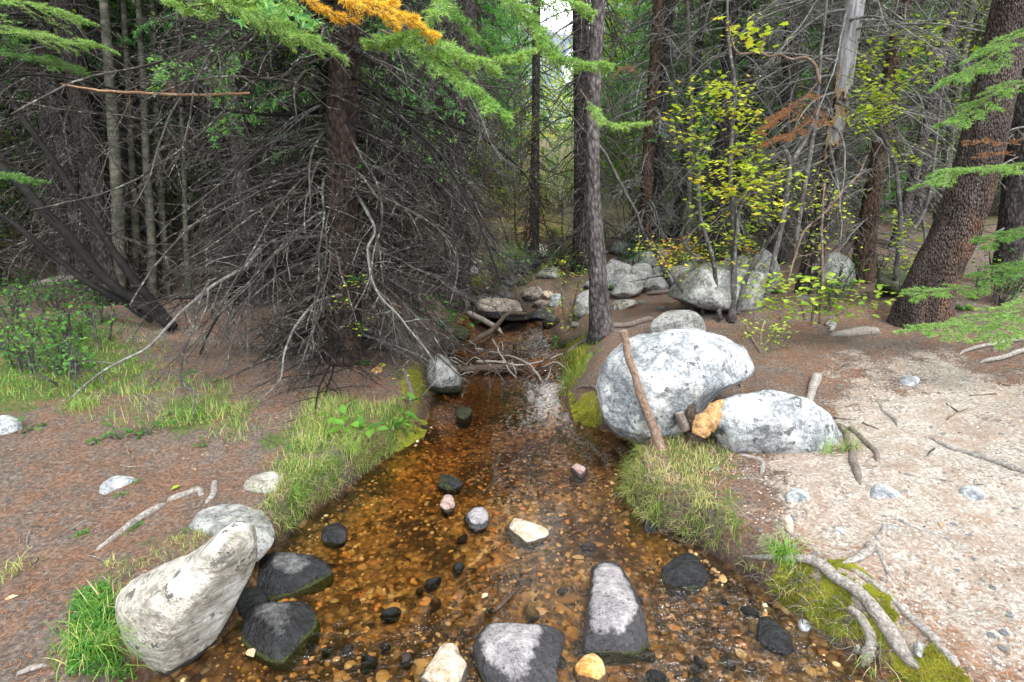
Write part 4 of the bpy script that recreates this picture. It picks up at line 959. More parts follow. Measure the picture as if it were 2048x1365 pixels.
# ---- trees one can tell apart, each at its own foot
TREES = []
def big_tree(pts, mat, label, cat="spruce tree", name="spruce", S=24, amp=.08, freq=6, buttress=0, extend=6, dead=None, crown=None, dscale=1, dz=0, seed=1, base=None, n=70):
    P, R = px_path(pts, base, n, extend); b = P[1]; t = empty(name, b); tag(t, label, cat)
    mb = MB(); noisy_tube(mb, P, R, S, amp, freq, seed, buttress); mb.build("trunk", MAT[mat], t)
    def shear(me, nm, sc):   # follow the trunk's lean
        o = link(nm, me, t, (0, 0, dz)); o.rotation_euler = (0, 0, seed*1.3); o.scale = (sc, sc, sc); return o
    if dead is not None: shear((PALE if b[0] > 1.2 else DEAD)[dead], "dead_branches", dscale)
    if crown is not None and (b[1] > 10 or b[0] < -1.2): shear(GREEN[crown], "needle_crown", 1)
    TREES.append(b); return t, P, R

big, BP, BR = big_tree([(1838,648,132),(1849,605,118),(1878,530,108),(1914,455,106),(1962,300,101),(1995,150,96),(2026,0,92)], 'bark_big', "thickest spruce trunk, scaly rust-brown bark, leaning right at the frame's right", S=72, amp=.06, freq=12, buttress=.12, extend=6, crown=0, n=160, seed=3)
big_tree([(2010,560,60),(2030,400,62),(2052,200,60),(2080,0,60)], 'bark_dark', "dark spruce trunk partly hidden behind the thickest leaning trunk", extend=6, dead=2, crown=1, seed=4)
big_tree([(1616,585,58),(1630,500,42),(1645,430,38),(1663,300,37),(1681,200,39),(1695,100,41),(1711,0,43)], 'snag', "dead spruce snag with bare silver-grey wood showing where its bark has fallen", "dead tree", "snag", S=48, amp=.09, freq=10, extend=3.5, dead=3, dscale=.95, dz=1.2, n=120, seed=5)
big_tree([(1722,560,54),(1735,455,43),(1759,300,36),(1785,130,36),(1808,0,36)], 'bark_red', "brown spruce trunk between the silver snag and the thickest leaning trunk", extend=7, dead=0, crown=2, seed=6)
slim, SP_, SR_ = big_tree([(1203,662,50),(1198,600,40),(1194,500,33),(1187,400,30),(1185,300,28),(1189,150,29),(1197,0,29)], 'bark', "slim grey-flecked spruce trunk in the centre, standing on the right bank of the creek", S=36, amp=.10, freq=14, extend=7, crown=1, buttress=.12, n=120, seed=7)
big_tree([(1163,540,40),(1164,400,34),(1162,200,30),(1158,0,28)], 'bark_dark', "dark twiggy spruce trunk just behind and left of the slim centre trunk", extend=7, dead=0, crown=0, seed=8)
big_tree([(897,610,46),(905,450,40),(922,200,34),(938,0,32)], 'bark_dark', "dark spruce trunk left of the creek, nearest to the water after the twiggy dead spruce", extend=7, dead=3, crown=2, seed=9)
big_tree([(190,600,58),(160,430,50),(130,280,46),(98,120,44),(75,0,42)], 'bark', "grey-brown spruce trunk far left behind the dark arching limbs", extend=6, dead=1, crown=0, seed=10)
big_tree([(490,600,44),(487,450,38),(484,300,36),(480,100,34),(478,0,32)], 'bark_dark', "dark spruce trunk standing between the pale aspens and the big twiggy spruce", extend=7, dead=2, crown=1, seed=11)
big_tree([(1285,520,30),(1292,400,26),(1300,250,22),(1318,0,22)], 'bark_red', "thin spruce with patchy pinkish bark right of the slim centre trunk", extend=7, dead=2, crown=1, seed=12)
big_tree([(1308,500,24),(1315,400,20),(1325,200,17),(1340,0,17)], 'bark', "thinnest straight grey spruce right of the pinkish-barked one", extend=7, dead=0, dscale=.8, crown=2, seed=13)
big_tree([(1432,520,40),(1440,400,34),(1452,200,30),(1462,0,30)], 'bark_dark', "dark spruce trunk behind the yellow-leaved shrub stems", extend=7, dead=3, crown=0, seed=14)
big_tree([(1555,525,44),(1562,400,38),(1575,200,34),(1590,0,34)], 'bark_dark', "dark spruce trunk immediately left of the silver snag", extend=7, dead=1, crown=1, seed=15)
big_tree([(770,560,34),(765,400,30),(762,200,28),(760,0,26)], 'bark', "grey spruce trunk behind the right side of the big twiggy spruce", extend=7, dead=1, crown=2, seed=16)
big_tree([(1068,505,22),(1070,350,18),(1072,150,16),(1073,0,16)], 'bark', "slender grey trunk at the head of the creek beside the sky gap", extend=6, dead=0, dscale=.8, crown=1, seed=17)
for i, (pts, lab) in enumerate([
    ([(240,610,30),(238,500,28),(234,380,27),(226,250,25),(215,100,22)], "thickest pale greenish aspen trunk in the stand at left"),
    ([(270,600,20),(272,480,17),(264,330,15),(258,200,14),(250,60,13)], "thin pale aspen trunk just right of the thickest aspen"),
    ([(305,600,22),(303,480,19),(293,330,17),(288,200,15),(280,60,13)], "pale aspen trunk in the middle of the stand at left"),
    ([(335,590,18),(328,480,15),(318,330,14),(312,200,13),(306,60,12)], "slightly leaning thin aspen at the right of the left stand"),
    ([(378,590,14),(372,480,12),(368,330,11),(362,200,10),(358,60,9)], "thinnest aspen stem, rightmost of the stand at left"),
    ([(1373,520,14),(1378,400,12),(1382,200,11),(1378,80,10)], "lone thin pale aspen at centre right in front of the bright gap")]):
    t, P, R = big_tree(pts, 'aspen', lab, "aspen tree", "aspen", S=14, extend=4, seed=20+i)
    link("foliage", ASPL[i % 2], t).rotation_euler = (0, 0, i*1.1)
big_tree([(981,548,11),(984,510,9),(990,468,7)], 'bark_dark', "short thin dark broken snag on the bank by the upper cascade", "dead tree", "snag", S=10, extend=0, seed=30)

# dark arching limbs at far left
arch = empty("leaning_tree", hit(345, 668)); tag(arch, "dead tree of dark arching limbs sweeping up to the left frame edge", "dead tree")
ab = np.array(arch.location); D0 = depth_of(ab)
for i, pts in enumerate([[(345,660,24),(290,618,26),(220,560,26),(150,490,25),(80,410,24),(0,335,24),(-60,270,22)],
    [(345,655,24),(300,600,24),(255,545,22),(200,470,20),(130,360,18),(70,270,17),(20,190,15),(-30,110,12)],
    [(300,640,14),(240,600,18),(170,560,18),(100,505,16),(40,455,14),(-40,400,12)]]):
    Q = np.array([[*unproj(p[0], p[1], D0+.02*j*(1 if i else -1)), p[2]/FPX*.5*D0] for j, p in enumerate(pts)]); S = smooth_poly(Q, 60); S[:, :3] += .03*np.stack([fbm(S[:, 0]*3, S[:, 2]*3, q+i, 3, 45+q) for q in range(3)], 1); S[:, 3] *= .72
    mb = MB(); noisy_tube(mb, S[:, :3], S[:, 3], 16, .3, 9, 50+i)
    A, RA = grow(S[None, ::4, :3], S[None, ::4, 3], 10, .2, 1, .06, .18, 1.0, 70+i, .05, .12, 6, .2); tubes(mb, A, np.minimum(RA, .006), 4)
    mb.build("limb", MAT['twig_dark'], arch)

# ---- the big twiggy dead-branched spruce left of the creek
b1 = hit(688, 722)
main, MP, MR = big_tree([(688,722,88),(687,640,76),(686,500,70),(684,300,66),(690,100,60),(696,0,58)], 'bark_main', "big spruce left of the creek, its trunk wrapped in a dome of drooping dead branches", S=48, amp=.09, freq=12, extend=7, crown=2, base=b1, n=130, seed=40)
r = np.random.default_rng(77); nb = 87
for i in range(nb):
    u = (i+r.random())/nb; h = .15+4.2*u**1.15; az = r.random()*2*np.pi
    if h > .9 and math.sin(az) < -.80: az += np.pi*(.5 if r.random() < .5 else -.5)
    k = int(np.argmin(np.abs(MP[:, 2]-(b1[2]+h)))); base = MP[k]
    toward = max(0, -math.sin(az)); L = (1.35+1.0*r.random()+.4*u)
    if math.cos(az) > .3: L *= .82 if h < 1.6 else 1.0
    mb = MB(); add_branch(mb, dead_branch(base, az, L, r.uniform(-.25, .35), .009+.008*r.random(), 3000+i*7, r.uniform(.06, .22), 26, 9, .12), .0012)
    mb.build("branch", MAT['twig' if r.random() < .7 else 'twig_pale' if r.random() < .5 else 'twig_dark'], main)

for j, (v, a, s_) in enumerate(((3, .4, 1.0), (1, 2.9, .95))):
    o = link("dead_twigs", DEAD[v], main, (0, 0, .02)); o.rotation_euler = (0, 0, a); o.scale = (s_, s_, s_*.9)
# long curving branches that read one by one in the photograph
def px_branch(pts, D, mat, label, parent=None, k1=12, k2=4, name="dead_branch", w=.6, minr=.0014, twl=(.08, .22), dvar=.0, cat="branch"):
    dd = np.linspace(D, D+dvar, len(pts)) if np.ndim(D) == 0 else D
    Q = np.array([[*unproj(p[0], p[1], e), p[2]/FPX*.5*e*w] for p, e in zip(pts, dd)]); S = smooth_poly(Q, 40)
    S[:, :3] += .006*np.stack([fbm(S[:, 0]*14, S[:, 2]*14, k, 2, 5+k) for k in range(3)], 1)
    mb = MB(); tubes(mb, S[:, :3], np.maximum(S[:, 3], minr), 8, True)
    P = S[None, ::3, :3]; R = S[None, ::3, 3]
    if k1:
        A, RA = grow(P, R, k1, .12, 1, *twl, .95, int(pts[0][0]+pts[-1][1]), .06, .12, 6, .45); tubes(mb, A, np.maximum(RA, minr), 4)
        if k2: B, RB = grow(A, RA, k2, .15, 1, .2, .5, .9, int(pts[0][1]), .04, .12, 4, .4); tubes(mb, B, np.maximum(RB, minr*.8), 3)
    if parent is not None: return mb.build(name, MAT[mat], parent)
    o = mb.build(name, MAT[mat], None, S[0, :3]); tag(o, label, cat); return o
for pts, D, mat, dv in [
    ([(684,130,12),(640,118,9),(570,150,8),(500,165,7),(455,215,7),(400,268,6),(330,322,6),(250,370,5),(150,402,5),(60,420,4)], 4.2, 'twig', -.9),
    ([(684,470,14),(540,485,12),(493,532,12),(417,578,11),(353,635,10),(300,692,9),(250,718,8),(200,748,7),(147,792,6),(100,838,4)], 4.5, 'twig_pale', -1.0),
    ([(720,400,12),(750,458,9),(735,498,8),(740,542,8),(756,588,8),(793,628,7),(826,668,6),(863,715,5),(883,775,3)], 4.2, 'twig_pale', -.9),
    ([(690,250,9),(725,320,8),(755,370,8),(765,440,7),(748,500,6),(738,560,5),(700,640,4)], 4.1, 'twig', -.7),
    ([(420,560,9),(400,602,8),(390,645,7),(368,700,8),(360,752,8),(375,775,7),(390,785,7),(388,812,6),(386,842,4)], 3.9, 'twig', -.6),
    ([(684,590,10),(640,600,9),(600,640,8),(570,700,7),(560,760,5),(520,800,3)], 4.4, 'twig_pale', -.9),
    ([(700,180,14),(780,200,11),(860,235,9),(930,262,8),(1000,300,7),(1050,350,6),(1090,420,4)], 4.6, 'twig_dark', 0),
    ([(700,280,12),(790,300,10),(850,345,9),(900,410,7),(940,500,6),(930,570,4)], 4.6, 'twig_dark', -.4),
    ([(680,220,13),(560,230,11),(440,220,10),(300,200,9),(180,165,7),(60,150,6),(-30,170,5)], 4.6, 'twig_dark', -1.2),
    ([(684,330,12),(600,350,10),(500,380,9),(400,440,8),(320,520,7),(260,610,5)], 4.5, 'twig', -1.0),
    ([(684,60,12),(560,70,10),(430,90,9),(300,130,8),(160,160,7),(20,230,6)], 4.5, 'twig', -1.3),
    ([(720,500,9),(780,560,8),(850,590,7),(905,540,5),(915,480,3)], 4.4, 'twig', -.5),
    ([(700,340,9),(780,380,8),(860,440,7),(915,520,6),(900,610,4)], 4.5, 'twig_pale', .3)]:
    px_branch(pts, D, mat, None, main, 16, 5, "branch", dvar=dv)
px_branch([(500,187,8),(430,190,9),(370,190,10),(290,187,9),(210,182,8),(160,176,6),(122,168,4)], 3.6, 'twig_orange', "stout bare broken branch with peeling orange bark hanging across the upper left", k1=5, k2=0, name="broken_branch", dvar=-.2)
# leaning dead sapling in the centre right and bare sticks
px_branch([(1372,612,15),(1340,565,14),(1318,520,13),(1288,470,12),(1272,425,11),(1250,385,11),(1230,345,10),(1205,300,9),(1170,265,6),(1120,200,4)], 6.2, 'stem_grey', "leaning dead sapling slanting from the rock pile up to the slim centre trunk", k1=10, k2=3, name="dead_sapling", cat="dead sapling", twl=(.06,.16))
px_branch([(1275,490,20),(1300,465,19),(1335,420,22),(1362,370,18),(1385,320,14)], 9.0, 'log', "bare splayed grey log leaning on the slope above the rock pile", k1=3, k2=0, name="leaning_log", cat="log")

# ---- forest fill
r = np.random.default_rng(2024); placed = [tuple(b[:2]) for b in TREES]+[(-1.0, 3.6)]
def ok(x, y, dmin, kind='A'):
    if y < 17 and -1.3 < x-(.5*(xl(y)+xr(y))) < 1.35: return False
    if x > 1.2 and y < 7.0+.25*x: return False
    if x < 0 and y < 5.2: return False
    if kind == 'A' and abs(x-.09*y) < .9+.05*y and y > 9: return False
    return all((x-a)**2+(y-b)**2 > dmin**2 for a, b in placed)
def region(x):
    return "left" if x < -1.5 else "right" if x > 2.5 else "centre"
LAB = {("A", "left"): "tall slender spruce with dead lower twigs in the dark forest left of the creek", ("A", "centre"): "tall slender spruce in the forest beyond the head of the creek", ("A", "right"): "tall slender spruce in the forest behind the right bank",
       ("B", "left"): "thin pale aspen deep in the forest left of the creek", ("B", "centre"): "thin pale aspen beyond the head of the creek", ("B", "right"): "thin pale aspen behind the shrubs of the right bank",
       ("C", "left"): "young green spruce growing in the shade left of the creek", ("C", "centre"): "young green spruce beyond the head of the creek", ("C", "right"): "young green spruce behind the right bank",
       ("D", "left"): "leafy yellow-green shrub in the forest left of the creek", ("D", "centre"): "leafy yellow-green shrub beyond the head of the creek", ("D", "right"): "leafy yellow-green shrub in the forest behind the right bank"}
GRP = {"A": "slender forest spruces", "B": "aspens deep in the forest", "C": "young spruces", "D": "forest shrubs"}
for i, (x, y) in enumerate([(-3.4, 6.9), (-5.2, 6.6), (-2.4, 7.4), (-7.2, 6.4), (-5.4, 7.0), (-.75, 7.6), (-4.0, 7.6), (-1.9, 8.6)]):
    placed.append((x, y)); bg_tree("A", x, y, i*1.7, .9, ["dead spruce pole among the arching limbs, far left", "dead spruce pole left of the grey-brown far left trunk", "dead twiggy spruce pole directly behind the big spruce's left side", "dead spruce pole at the left frame edge", "dead spruce pole behind the left aspens", "twiggy spruce pole on the left bank near the upper pool", "twiggy spruce pole between the aspens and the big spruce", "twiggy spruce pole in the dark gap right of the big spruce"][i], None, i)
for kind, cnt, ymin, ymax, dmin in (("A", 200, 6.2, 36, .85), ("B", 40, 8, 30, .6), ("C", 70, 8, 30, .7), ("D", 165, 7, 36, .55)):
    k = tries = 0
    while k < cnt and tries < 20000:
        tries += 1; y = ymin+(ymax-ymin)*r.random()**1.25; x = r.uniform(-1, 1)*(1.32*y+2.0)
        if not ok(x, y, dmin, kind): continue
        placed.append((x, y)); sc = r.uniform(.8, 1.15)*(1.25 if kind == "C" else 1) if kind != "D" else r.uniform(.6, 1.1)
        g = region(x); bg_tree(kind, x, y, r.random()*6.28, sc, LAB[kind, g], GRP[kind]+(" left of the creek" if g == "left" else " behind the right bank" if g == "right" else " beyond the creek"), int(r.integers(0, 12))); k += 1

# the far wooded slope: one mass of foliage
r = np.random.default_rng(909); n = 60000; c = 900; cx = r.uniform(-60, 60, c); cy = r.uniform(40, 74, c); ch = 1+7*r.random(c); k = r.integers(0, c, n)
P = np.stack([cx[k], cy[k], 0*cx[k]], 1)+r.normal(size=(n, 3))*[1.2, 1.2, 0]; P[:, 2] = ground(P[:, 0], P[:, 1])+ch[k]*r.random(n)**.7*1.3; mb = MB()
scatter(mb, *LEAF4, P, rotmats(n, r, 1.4), .30*(.5+r.random(n)), tint=np.clip(.55*r.random(c)[k]+.45*r.random(n), 0, 1)); tag(mb.build("far_forest", MAT['leaf_far']), "hazy green mass of far-off trees closing the view beyond the creek", "forest", kind="stuff")

r = np.random.default_rng(910); mb = MB(); k = 0
while k < 170:
    y = 13+34*r.random()**1.2; x = r.uniform(-1, 1)*(1.25*y+2)
    if abs(x-.09*y) < .35: continue
    z = gz0(x, y)-.1; H = r.uniform(8, 14); n = 9; t = np.linspace(0, 1, n); a = r.normal(size=2)*.35
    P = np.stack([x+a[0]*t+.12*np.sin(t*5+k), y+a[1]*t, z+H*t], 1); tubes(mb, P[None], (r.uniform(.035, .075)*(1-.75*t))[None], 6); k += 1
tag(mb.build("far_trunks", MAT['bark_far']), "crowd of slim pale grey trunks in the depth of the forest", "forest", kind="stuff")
# ------------------------------------------------------------------ roots, logs, sticks
def ground_path(pts, n=60, lift=.3, wob=.01):
    """(px,py,width px, extra height above the ground) points laid on the ground"""
    W = []
    for p in pts:
        h = hit(p[0], p[1]); D = depth_of(h); rr = p[2]*.85/FPX*.5*D
        W.append([h[0], h[1], rr, p[3] if len(p) > 3 else 0.0])
    S = smooth_poly(np.array(W), n); z = ground(S[:, 0], S[:, 1], False)
    z = np.maximum(z, zw(S[:, 1])-.05)
    z = np.convolve(np.pad(z, 3, mode='edge'), np.ones(7)/7, 'valid')
    P = np.stack([S[:, 0], S[:, 1], z+S[:, 2]*lift+S[:, 3]], 1)
    P[:, :2] += wob*np.stack([fbm(P[:, 0]*9, P[:, 1]*9, 3*k, 3, 90+k) for k in (0, 1)], 1)
    return P, S[:, 2]
def laid(pts, mat, label, cat, name, S=14, amp=.16, freq=22, lift=.3, wob=.012, n=60, forks=()):
    def ends(P, R, a=.12):
        u = np.linspace(0, 1, len(R)); e = np.minimum(sstep(0, a, u)*.75+.25, sstep(0, a*1.6, 1-u)*.8+.2); P = P.copy(); P[:, 2] -= R*(1-e)*1.6; return P, R*e
    P, R = ends(*ground_path(pts, n, lift, wob)); mb = MB()
    noisy_tube(mb, P, R, S, amp, freq, int(pts[0][0]))
    for f in forks:
        Q, q = ends(*ground_path(f, 40, lift, wob)); noisy_tube(mb, Q, q, S, amp, freq, int(f[0][0]))
    o = mb.build(name, MAT[mat], None, P[0]); tag(o, label, cat); return o
ROOT = "tree root"
laid([(1480,1105,8),(1530,1118,12),(1590,1122,18,.01),(1640,1138,26,.015),(1700,1182,26,.015),(1745,1225,30,.01),(1785,1275,36,.0),(1812,1320,30,0),(1860,1345,26,0),(1910,1372,22,0)], 'root', "long thick weathered root nearest the water along the mossy lower right bank", ROOT, "root", 22, .22, 34, .3, n=90)
laid([(1680,1125,12),(1712,1146,16),(1755,1180,16,.005),(1810,1225,18),(1850,1262,22),(1880,1300,20),(1915,1335,22),(1960,1375,24)], 'root', "second long pale root along the outer edge of the mossy lower right bank", ROOT, "root", 18, .2, 34, .3, n=80, forks=[[(1868,1280,16),(1874,1300,13),(1868,1318,8)]])
laid([(1690,1212,12),(1712,1235,20,.01),(1735,1262,24,.0),(1742,1290,24),(1734,1318,26),(1722,1340,12)], 'root', "short twisted root dropping through the moss to the water, lower right", ROOT, "root", 16, .2, 26, .5)
laid([(1742,1085,18),(1735,1105,22),(1708,1120,18),(1688,1130,10),(1675,1142,6)], 'root', "short knuckled pale root breaking the path above the mossy bank", ROOT, "root", 14, forks=[[(1748,1095,9),(1765,1125,10),(1776,1150,11),(1772,1165,8)], [(1750,1085,14),(1765,1062,12),(1764,1045,8)]])
laid([(1470,910,6),(1500,915,8),(1525,925,11),(1524,945,10),(1518,955,6)], 'root', "small hooked pale root below the low domed boulder", ROOT, "root", 10)
laid([(1672,842,8),(1690,868,12),(1702,900,16),(1708,935,18),(1722,968,14),(1740,985,9)], 'root_dark', "dark root running down from the right end of the low domed boulder", ROOT, "root", 16, .2, n=70, forks=[[(1695,850,10),(1725,880,12),(1750,905,13),(1756,930,10)]])
laid([(1600,830,12),(1618,805,16),(1625,775,20),(1634,752,24),(1632,745,14)], 'root', "thick club-shaped root stub on the needles above the low domed boulder", ROOT, "root", 14, lift=.6)
laid([(1668,752,5),(1690,740,8),(1720,728,9)], 'root_dark', "thin brown root on the needles right of the club-shaped root stub", ROOT, "root", 10)
laid([(1755,798,6),(1765,820,8),(1790,840,12),(1800,862,9)], 'root', "short wavy root in the bare path, midway to the big leaning trunk", ROOT, "root", 12)
laid([(1850,872,8),(1890,892,10),(1940,910,14),(1990,928,16),(2040,943,18),(2110,960,18)], 'root', "long thin weathered root crossing the path to the right frame edge", ROOT, "root", 14, lift=.5)
laid([(1800,1045,8),(1840,1058,14),(1885,1075,16),(1925,1095,10)], 'root', "half buried root in the middle of the pale path", ROOT, "root", 12, lift=.0)
laid([(1210,655,16),(1240,655,13),(1270,650,14),(1300,643,15),(1325,640,10)], 'root_dark', "bark-covered root running right from the foot of the slim centre trunk", ROOT, "root", 12, lift=.6)
laid([(1195,668,18),(1175,680,13),(1150,695,10),(1128,712,8)], 'root_dark', "dark root running from the slim centre trunk down to the creek", ROOT, "root", 12, lift=.6)
laid([(1150,780,5),(1175,777,8),(1198,788,8),(1208,800,6)], 'root_dark', "curved root over the mossy hollow left of the largest boulder", ROOT, "root", 12, lift=.8)
laid([(180,1112,9),(225,1080,14),(270,1045,16),(320,1015,16),(345,998,12)], 'root', "long straight weathered root slanting across the left bank", ROOT, "root", 14, lift=.3, wob=.004)
laid([(330,1005,14),(375,990,18),(400,982,16),(405,1000,8)], 'root', "pale gnarled root joining the slanting root on the left bank", ROOT, "root", 14, lift=.3, forks=[[(410,1010,12),(428,990,15),(430,960,12)]])
laid([(1280,590,10),(1330,588,12),(1380,575,10),(1420,568,8)], 'root_dark', "thin dark root on the slope left of the wide grey boulder", ROOT, "root", 10, lift=.7)
laid([(800,735,10),(815,760,14),(822,790,12),(818,815,8)], 'root_dark', "short dark root on the needles under the big twiggy spruce's right side", ROOT, "root", 10)
laid([(0,582,20),(100,572,22),(250,560,24),(400,552,24),(600,548,24),(780,550,24),(872,560,20)], 'log', "long fallen grey log lying across the left bank behind the tangle", "fallen log", "fallen_log", 16, .1, 8, .9, n=80)
laid([(1655,672,10),(1700,672,22),(1740,668,22),(1765,665,12)], 'log', "short weathered log piece lying on needles in front of the big leaning trunk", "log", "log", 14, lift=.6)
laid([(1915,712,7),(1950,700,9),(2000,690,10),(2070,676,11)], 'root', "bare grey fallen branch at the right frame edge below the green spray", "fallen branch", "fallen_branch", 8, lift=1.2)
laid([(1955,727,9),(1990,722,11),(2020,714,12),(2075,695,13)], 'root', "lower of two bare grey branches lying at the right frame edge", "fallen branch", "fallen_branch", 8, lift=1.0)
laid([(932,628,11,.05),(960,645,13,.07),(985,658,13,.06),(1008,668,14,.05)], 'log', "thick broken log slanting into the upper pool from the left", "log", "log", 16, .14, 18, 1.0)
laid([(935,692,14,.06),(970,682,14,.08),(995,665,11,.12),(1015,648,9,.16),(1045,646,11,.16),(1062,640,6,.16)], 'wetwood', "dark bent branch lying across the water above the stick dam", "branch", "dead_branch", 14, .14, 18, 1.0)
laid([(870,740,12,.02),(930,742,16,.03),(1000,738,16,.03),(1060,742,13,.03)], 'wetwood', "dark waterlogged log at the back of the stick dam", "log", "log", 16, .2, 16, 1.0)
# stick dam
r = np.random.default_rng(88)
sticks = [[(950,730,6,.08),(1000,736,6,.10),(1050,740,6,.08),(1125,722,5,.08)], [(1085,765,5,.06),(1060,748,6,.12),(1035,735,5,.14),(1010,728,4,.14)], [(985,700,4,.16),(1000,722,5,.12),(1035,758,5,.05)]]
for k in range(52):
    x, y = r.uniform(885, 1115), r.uniform(700, 758); a = r.normal()*.5+(0 if r.random() < .6 else 1.2); L = r.uniform(25, 85)
    sticks.append([(x-L*.5*math.cos(a), min(765, max(695, y-L*.25*math.sin(a))), r.uniform(2.2, 5), r.uniform(.0, .12)), (x, y, r.uniform(2.5, 5), r.uniform(.04, .14)), (x+L*.5*math.cos(a), min(768, max(695, y+L*.25*math.sin(a))), r.uniform(2, 3.5), r.uniform(.0, .12))])
for k, s_ in enumerate(sticks):
    P, R = ground_path(s_, 18, 1.0, .03); mb = MB(); tubes(mb, P, R*np.linspace(1, .6, 18), 6, True)
    o = mb.build("stick", MAT['log' if k < 3 or r.random() < .35 else 'wetwood'], None, P[0]); tag(o, "thin dead stick tangled in the small debris dam across the creek" if k >= 3 else ["longest pale stick lying across the front of the debris dam", "pale bent stick poking up from the debris dam", "short pale stick crossing the debris dam diagonally"][k], "stick", "sticks in the debris dam" if k >= 3 else None)
for k in range(46):
    px, py = (r.uniform(0, 560), r.uniform(840, 1340)) if k < 26 else (r.uniform(1450, 2040), r.uniform(690, 1000))
    a = r.random()*3.14; L = r.uniform(20, 70); P, R = ground_path([(px, py, r.uniform(2, 5)), (px+L*math.cos(a), py+.5*L*math.sin(a), r.uniform(2, 4))], 12, 1.0, .03)
    if (in_d(P[:, 0], P[:, 1]) < .05).any(): continue
    mb = MB(); tubes(mb, P, R, 5, True); o = mb.build("twig", MAT[['twig_pale', 'twig', 'twig_brown'][k % 3]], None, P[0])
    sd = "left" if k < 26 else "right"; tag(o, "short broken twig lying on the forest floor of the %s bank" % sd, "twig", "broken twigs on the %s bank" % sd)
mb = MB(); rr = np.random.default_rng(71)
for (x0, y0, x1, y1, n) in ((1500,1165,1745,1345,170), (1290,1062,1420,1100,50), (620,1030,760,930,50), (1120,775,1215,860,60), (845,800,885,860,40)):
    for _ in range(n):
        t = rr.random(); p = hit_w(x0+(x1-x0)*t+rr.normal()*6, y0+(y1-y0)*t+rr.normal()*4); sg = 1 if x0 > 1000 else -1; p[0] += sg*rr.uniform(.0, .10); p[2] = ground(p[0:1], p[1:2])[0]+.004
        d = np.array([-sg*rr.uniform(.2, 1), rr.normal()*.5, -.35]); P = [p]
        for q in range(6): d = nrm(d+rr.normal(size=3)*.45); P.append(P[-1]+d*rr.uniform(.008, .02))
        tubes(mb, np.array(P)[None], (rr.uniform(.0008, .0028)*np.linspace(1, .5, 7))[None], 4)
tag(mb.build("rootlets", MAT['root_dark']), "fine dark root hairs bristling from the undercut creek banks", "root hairs", kind="stuff")
# upright stick with a sawn top, sawn stump, splintered wood
def upright(pts, D, mat, label, cat, name, S=20, amp=.1, freq=18, cut=None):
    Q = np.array([[*unproj(p[0], p[1], D+(p[3] if len(p) > 3 else 0)), p[2]/FPX*.5*D] for p in pts]); s_ = smooth_poly(Q, 60)
    t = empty(name, s_[0, :3]); tag(t, label, cat); mb = MB(); noisy_tube(mb, s_[:, :3], s_[:, 3], S, amp, freq, 9); mb.build("stem", MAT[mat], t)
    if cut:
        d = nrm(s_[-1, :3]-s_[-3, :3]); mb = MB(); noisy_tube(mb, np.array([s_[-1, :3]-d*.004, s_[-1, :3]+d*.003]), np.array([1, .96])*s_[-1, 3]*.97, S, amp*.5, freq, 9); mb.build("cut_end", MAT[cut], t)
    return t
dst = depth_of(hit(1316, 898))
upright([(1322,905,26),(1312,870,20),(1300,838,18),(1281,790,17),(1270,752,15),(1256,712,16),(1252,685,15),(1246,662,17)], dst, 'stick', "upright crooked barked stick with sawn top standing in front of the largest boulder", "stick", "standing_stick", cut='cutwood')
dst2 = depth_of(hit(1385, 885))
upright([(1392,900,44),(1388,870,34),(1384,845,28),(1380,815,20),(1376,798,8)], dst2+.02, 'wetwood', "short dark pointed stump between the upright stick and the splintered wood", "stump", "stump", amp=.2)
upright([(1372,860,20),(1364,842,19),(1360,832,19),(1358,826,18)], dst2-.02, 'root_dark', "small sawn-off stub leaning on the dark pointed stump", "stump", "stub", cut='cutwood')
upright([(1398,872,24),(1408,852,38),(1422,836,42),(1438,818,36),(1452,806,18)], dst2-.10, 'broken', "splintered orange rotten wood leaning on the left end of the low domed boulder", "broken wood", "splintered_wood", amp=.55, freq=34)

# ------------------------------------------------------------------ grass
def blade(curl):
    n = 5; t = np.linspace(0, 1, n); y = np.sin(t*curl)/max(curl, .01); z = (1-np.cos(t*curl))/max(curl, .01); w = .5*(1-t**1.5)
    V = []
    for i in range(n): V += [(-w[i]-.02, z[i], y[i]), (w[i]+.02, z[i], y[i])]
    return np.array(V), np.array([(2*i, 2*i+1, 2*i+3, 2*i+2) for i in range(n-1)])
BL = [blade(c) for c in (.4, .9, 1.5, 2.1, 2.6)]
def grass(mb, P, h, wd, r, tint, tilt=.35, out=None, tvar=.28):
    N = len(P); M = rotmats(N, r, tilt)
    if out is not None:   # lean over the bank
        a = np.arctan2(out[:, 1], out[:, 0])-np.pi/2+r.normal(size=N)*.7; c, s_ = np.cos(a), np.sin(a); z = np.zeros(N); o = np.ones(N)
        M = np.stack([np.stack([c, -s_, z], 1), np.stack([s_, c, z], 1), np.stack([z, z, o], 1)], 1)
    w = r.integers(0, 5, N) if out is None else r.integers(2, 5, N); H = h*(.45+.75*r.random(N)); T = np.clip(tint+tvar*r.normal(size=N), 0, 1)
    for k, (V, F) in enumerate(BL):
        m = w == k
        if m.any(): scatter(mb, V, F, P[m], M[m], np.stack([np.full(m.sum(), wd), H[m], H[m]], 1), tint=T[m])
def sample_px(poly, n, r):
    poly = np.array(poly, float); b0, b1 = poly.min(0), poly.max(0); out = []
    while len(out) < n:
        x, y = r.uniform(b0[0], b1[0]), r.uniform(b0[1], b1[1])
        if in_poly(np.array([x]), np.array([y]), poly)[0]: out.append((x, y))
    return out
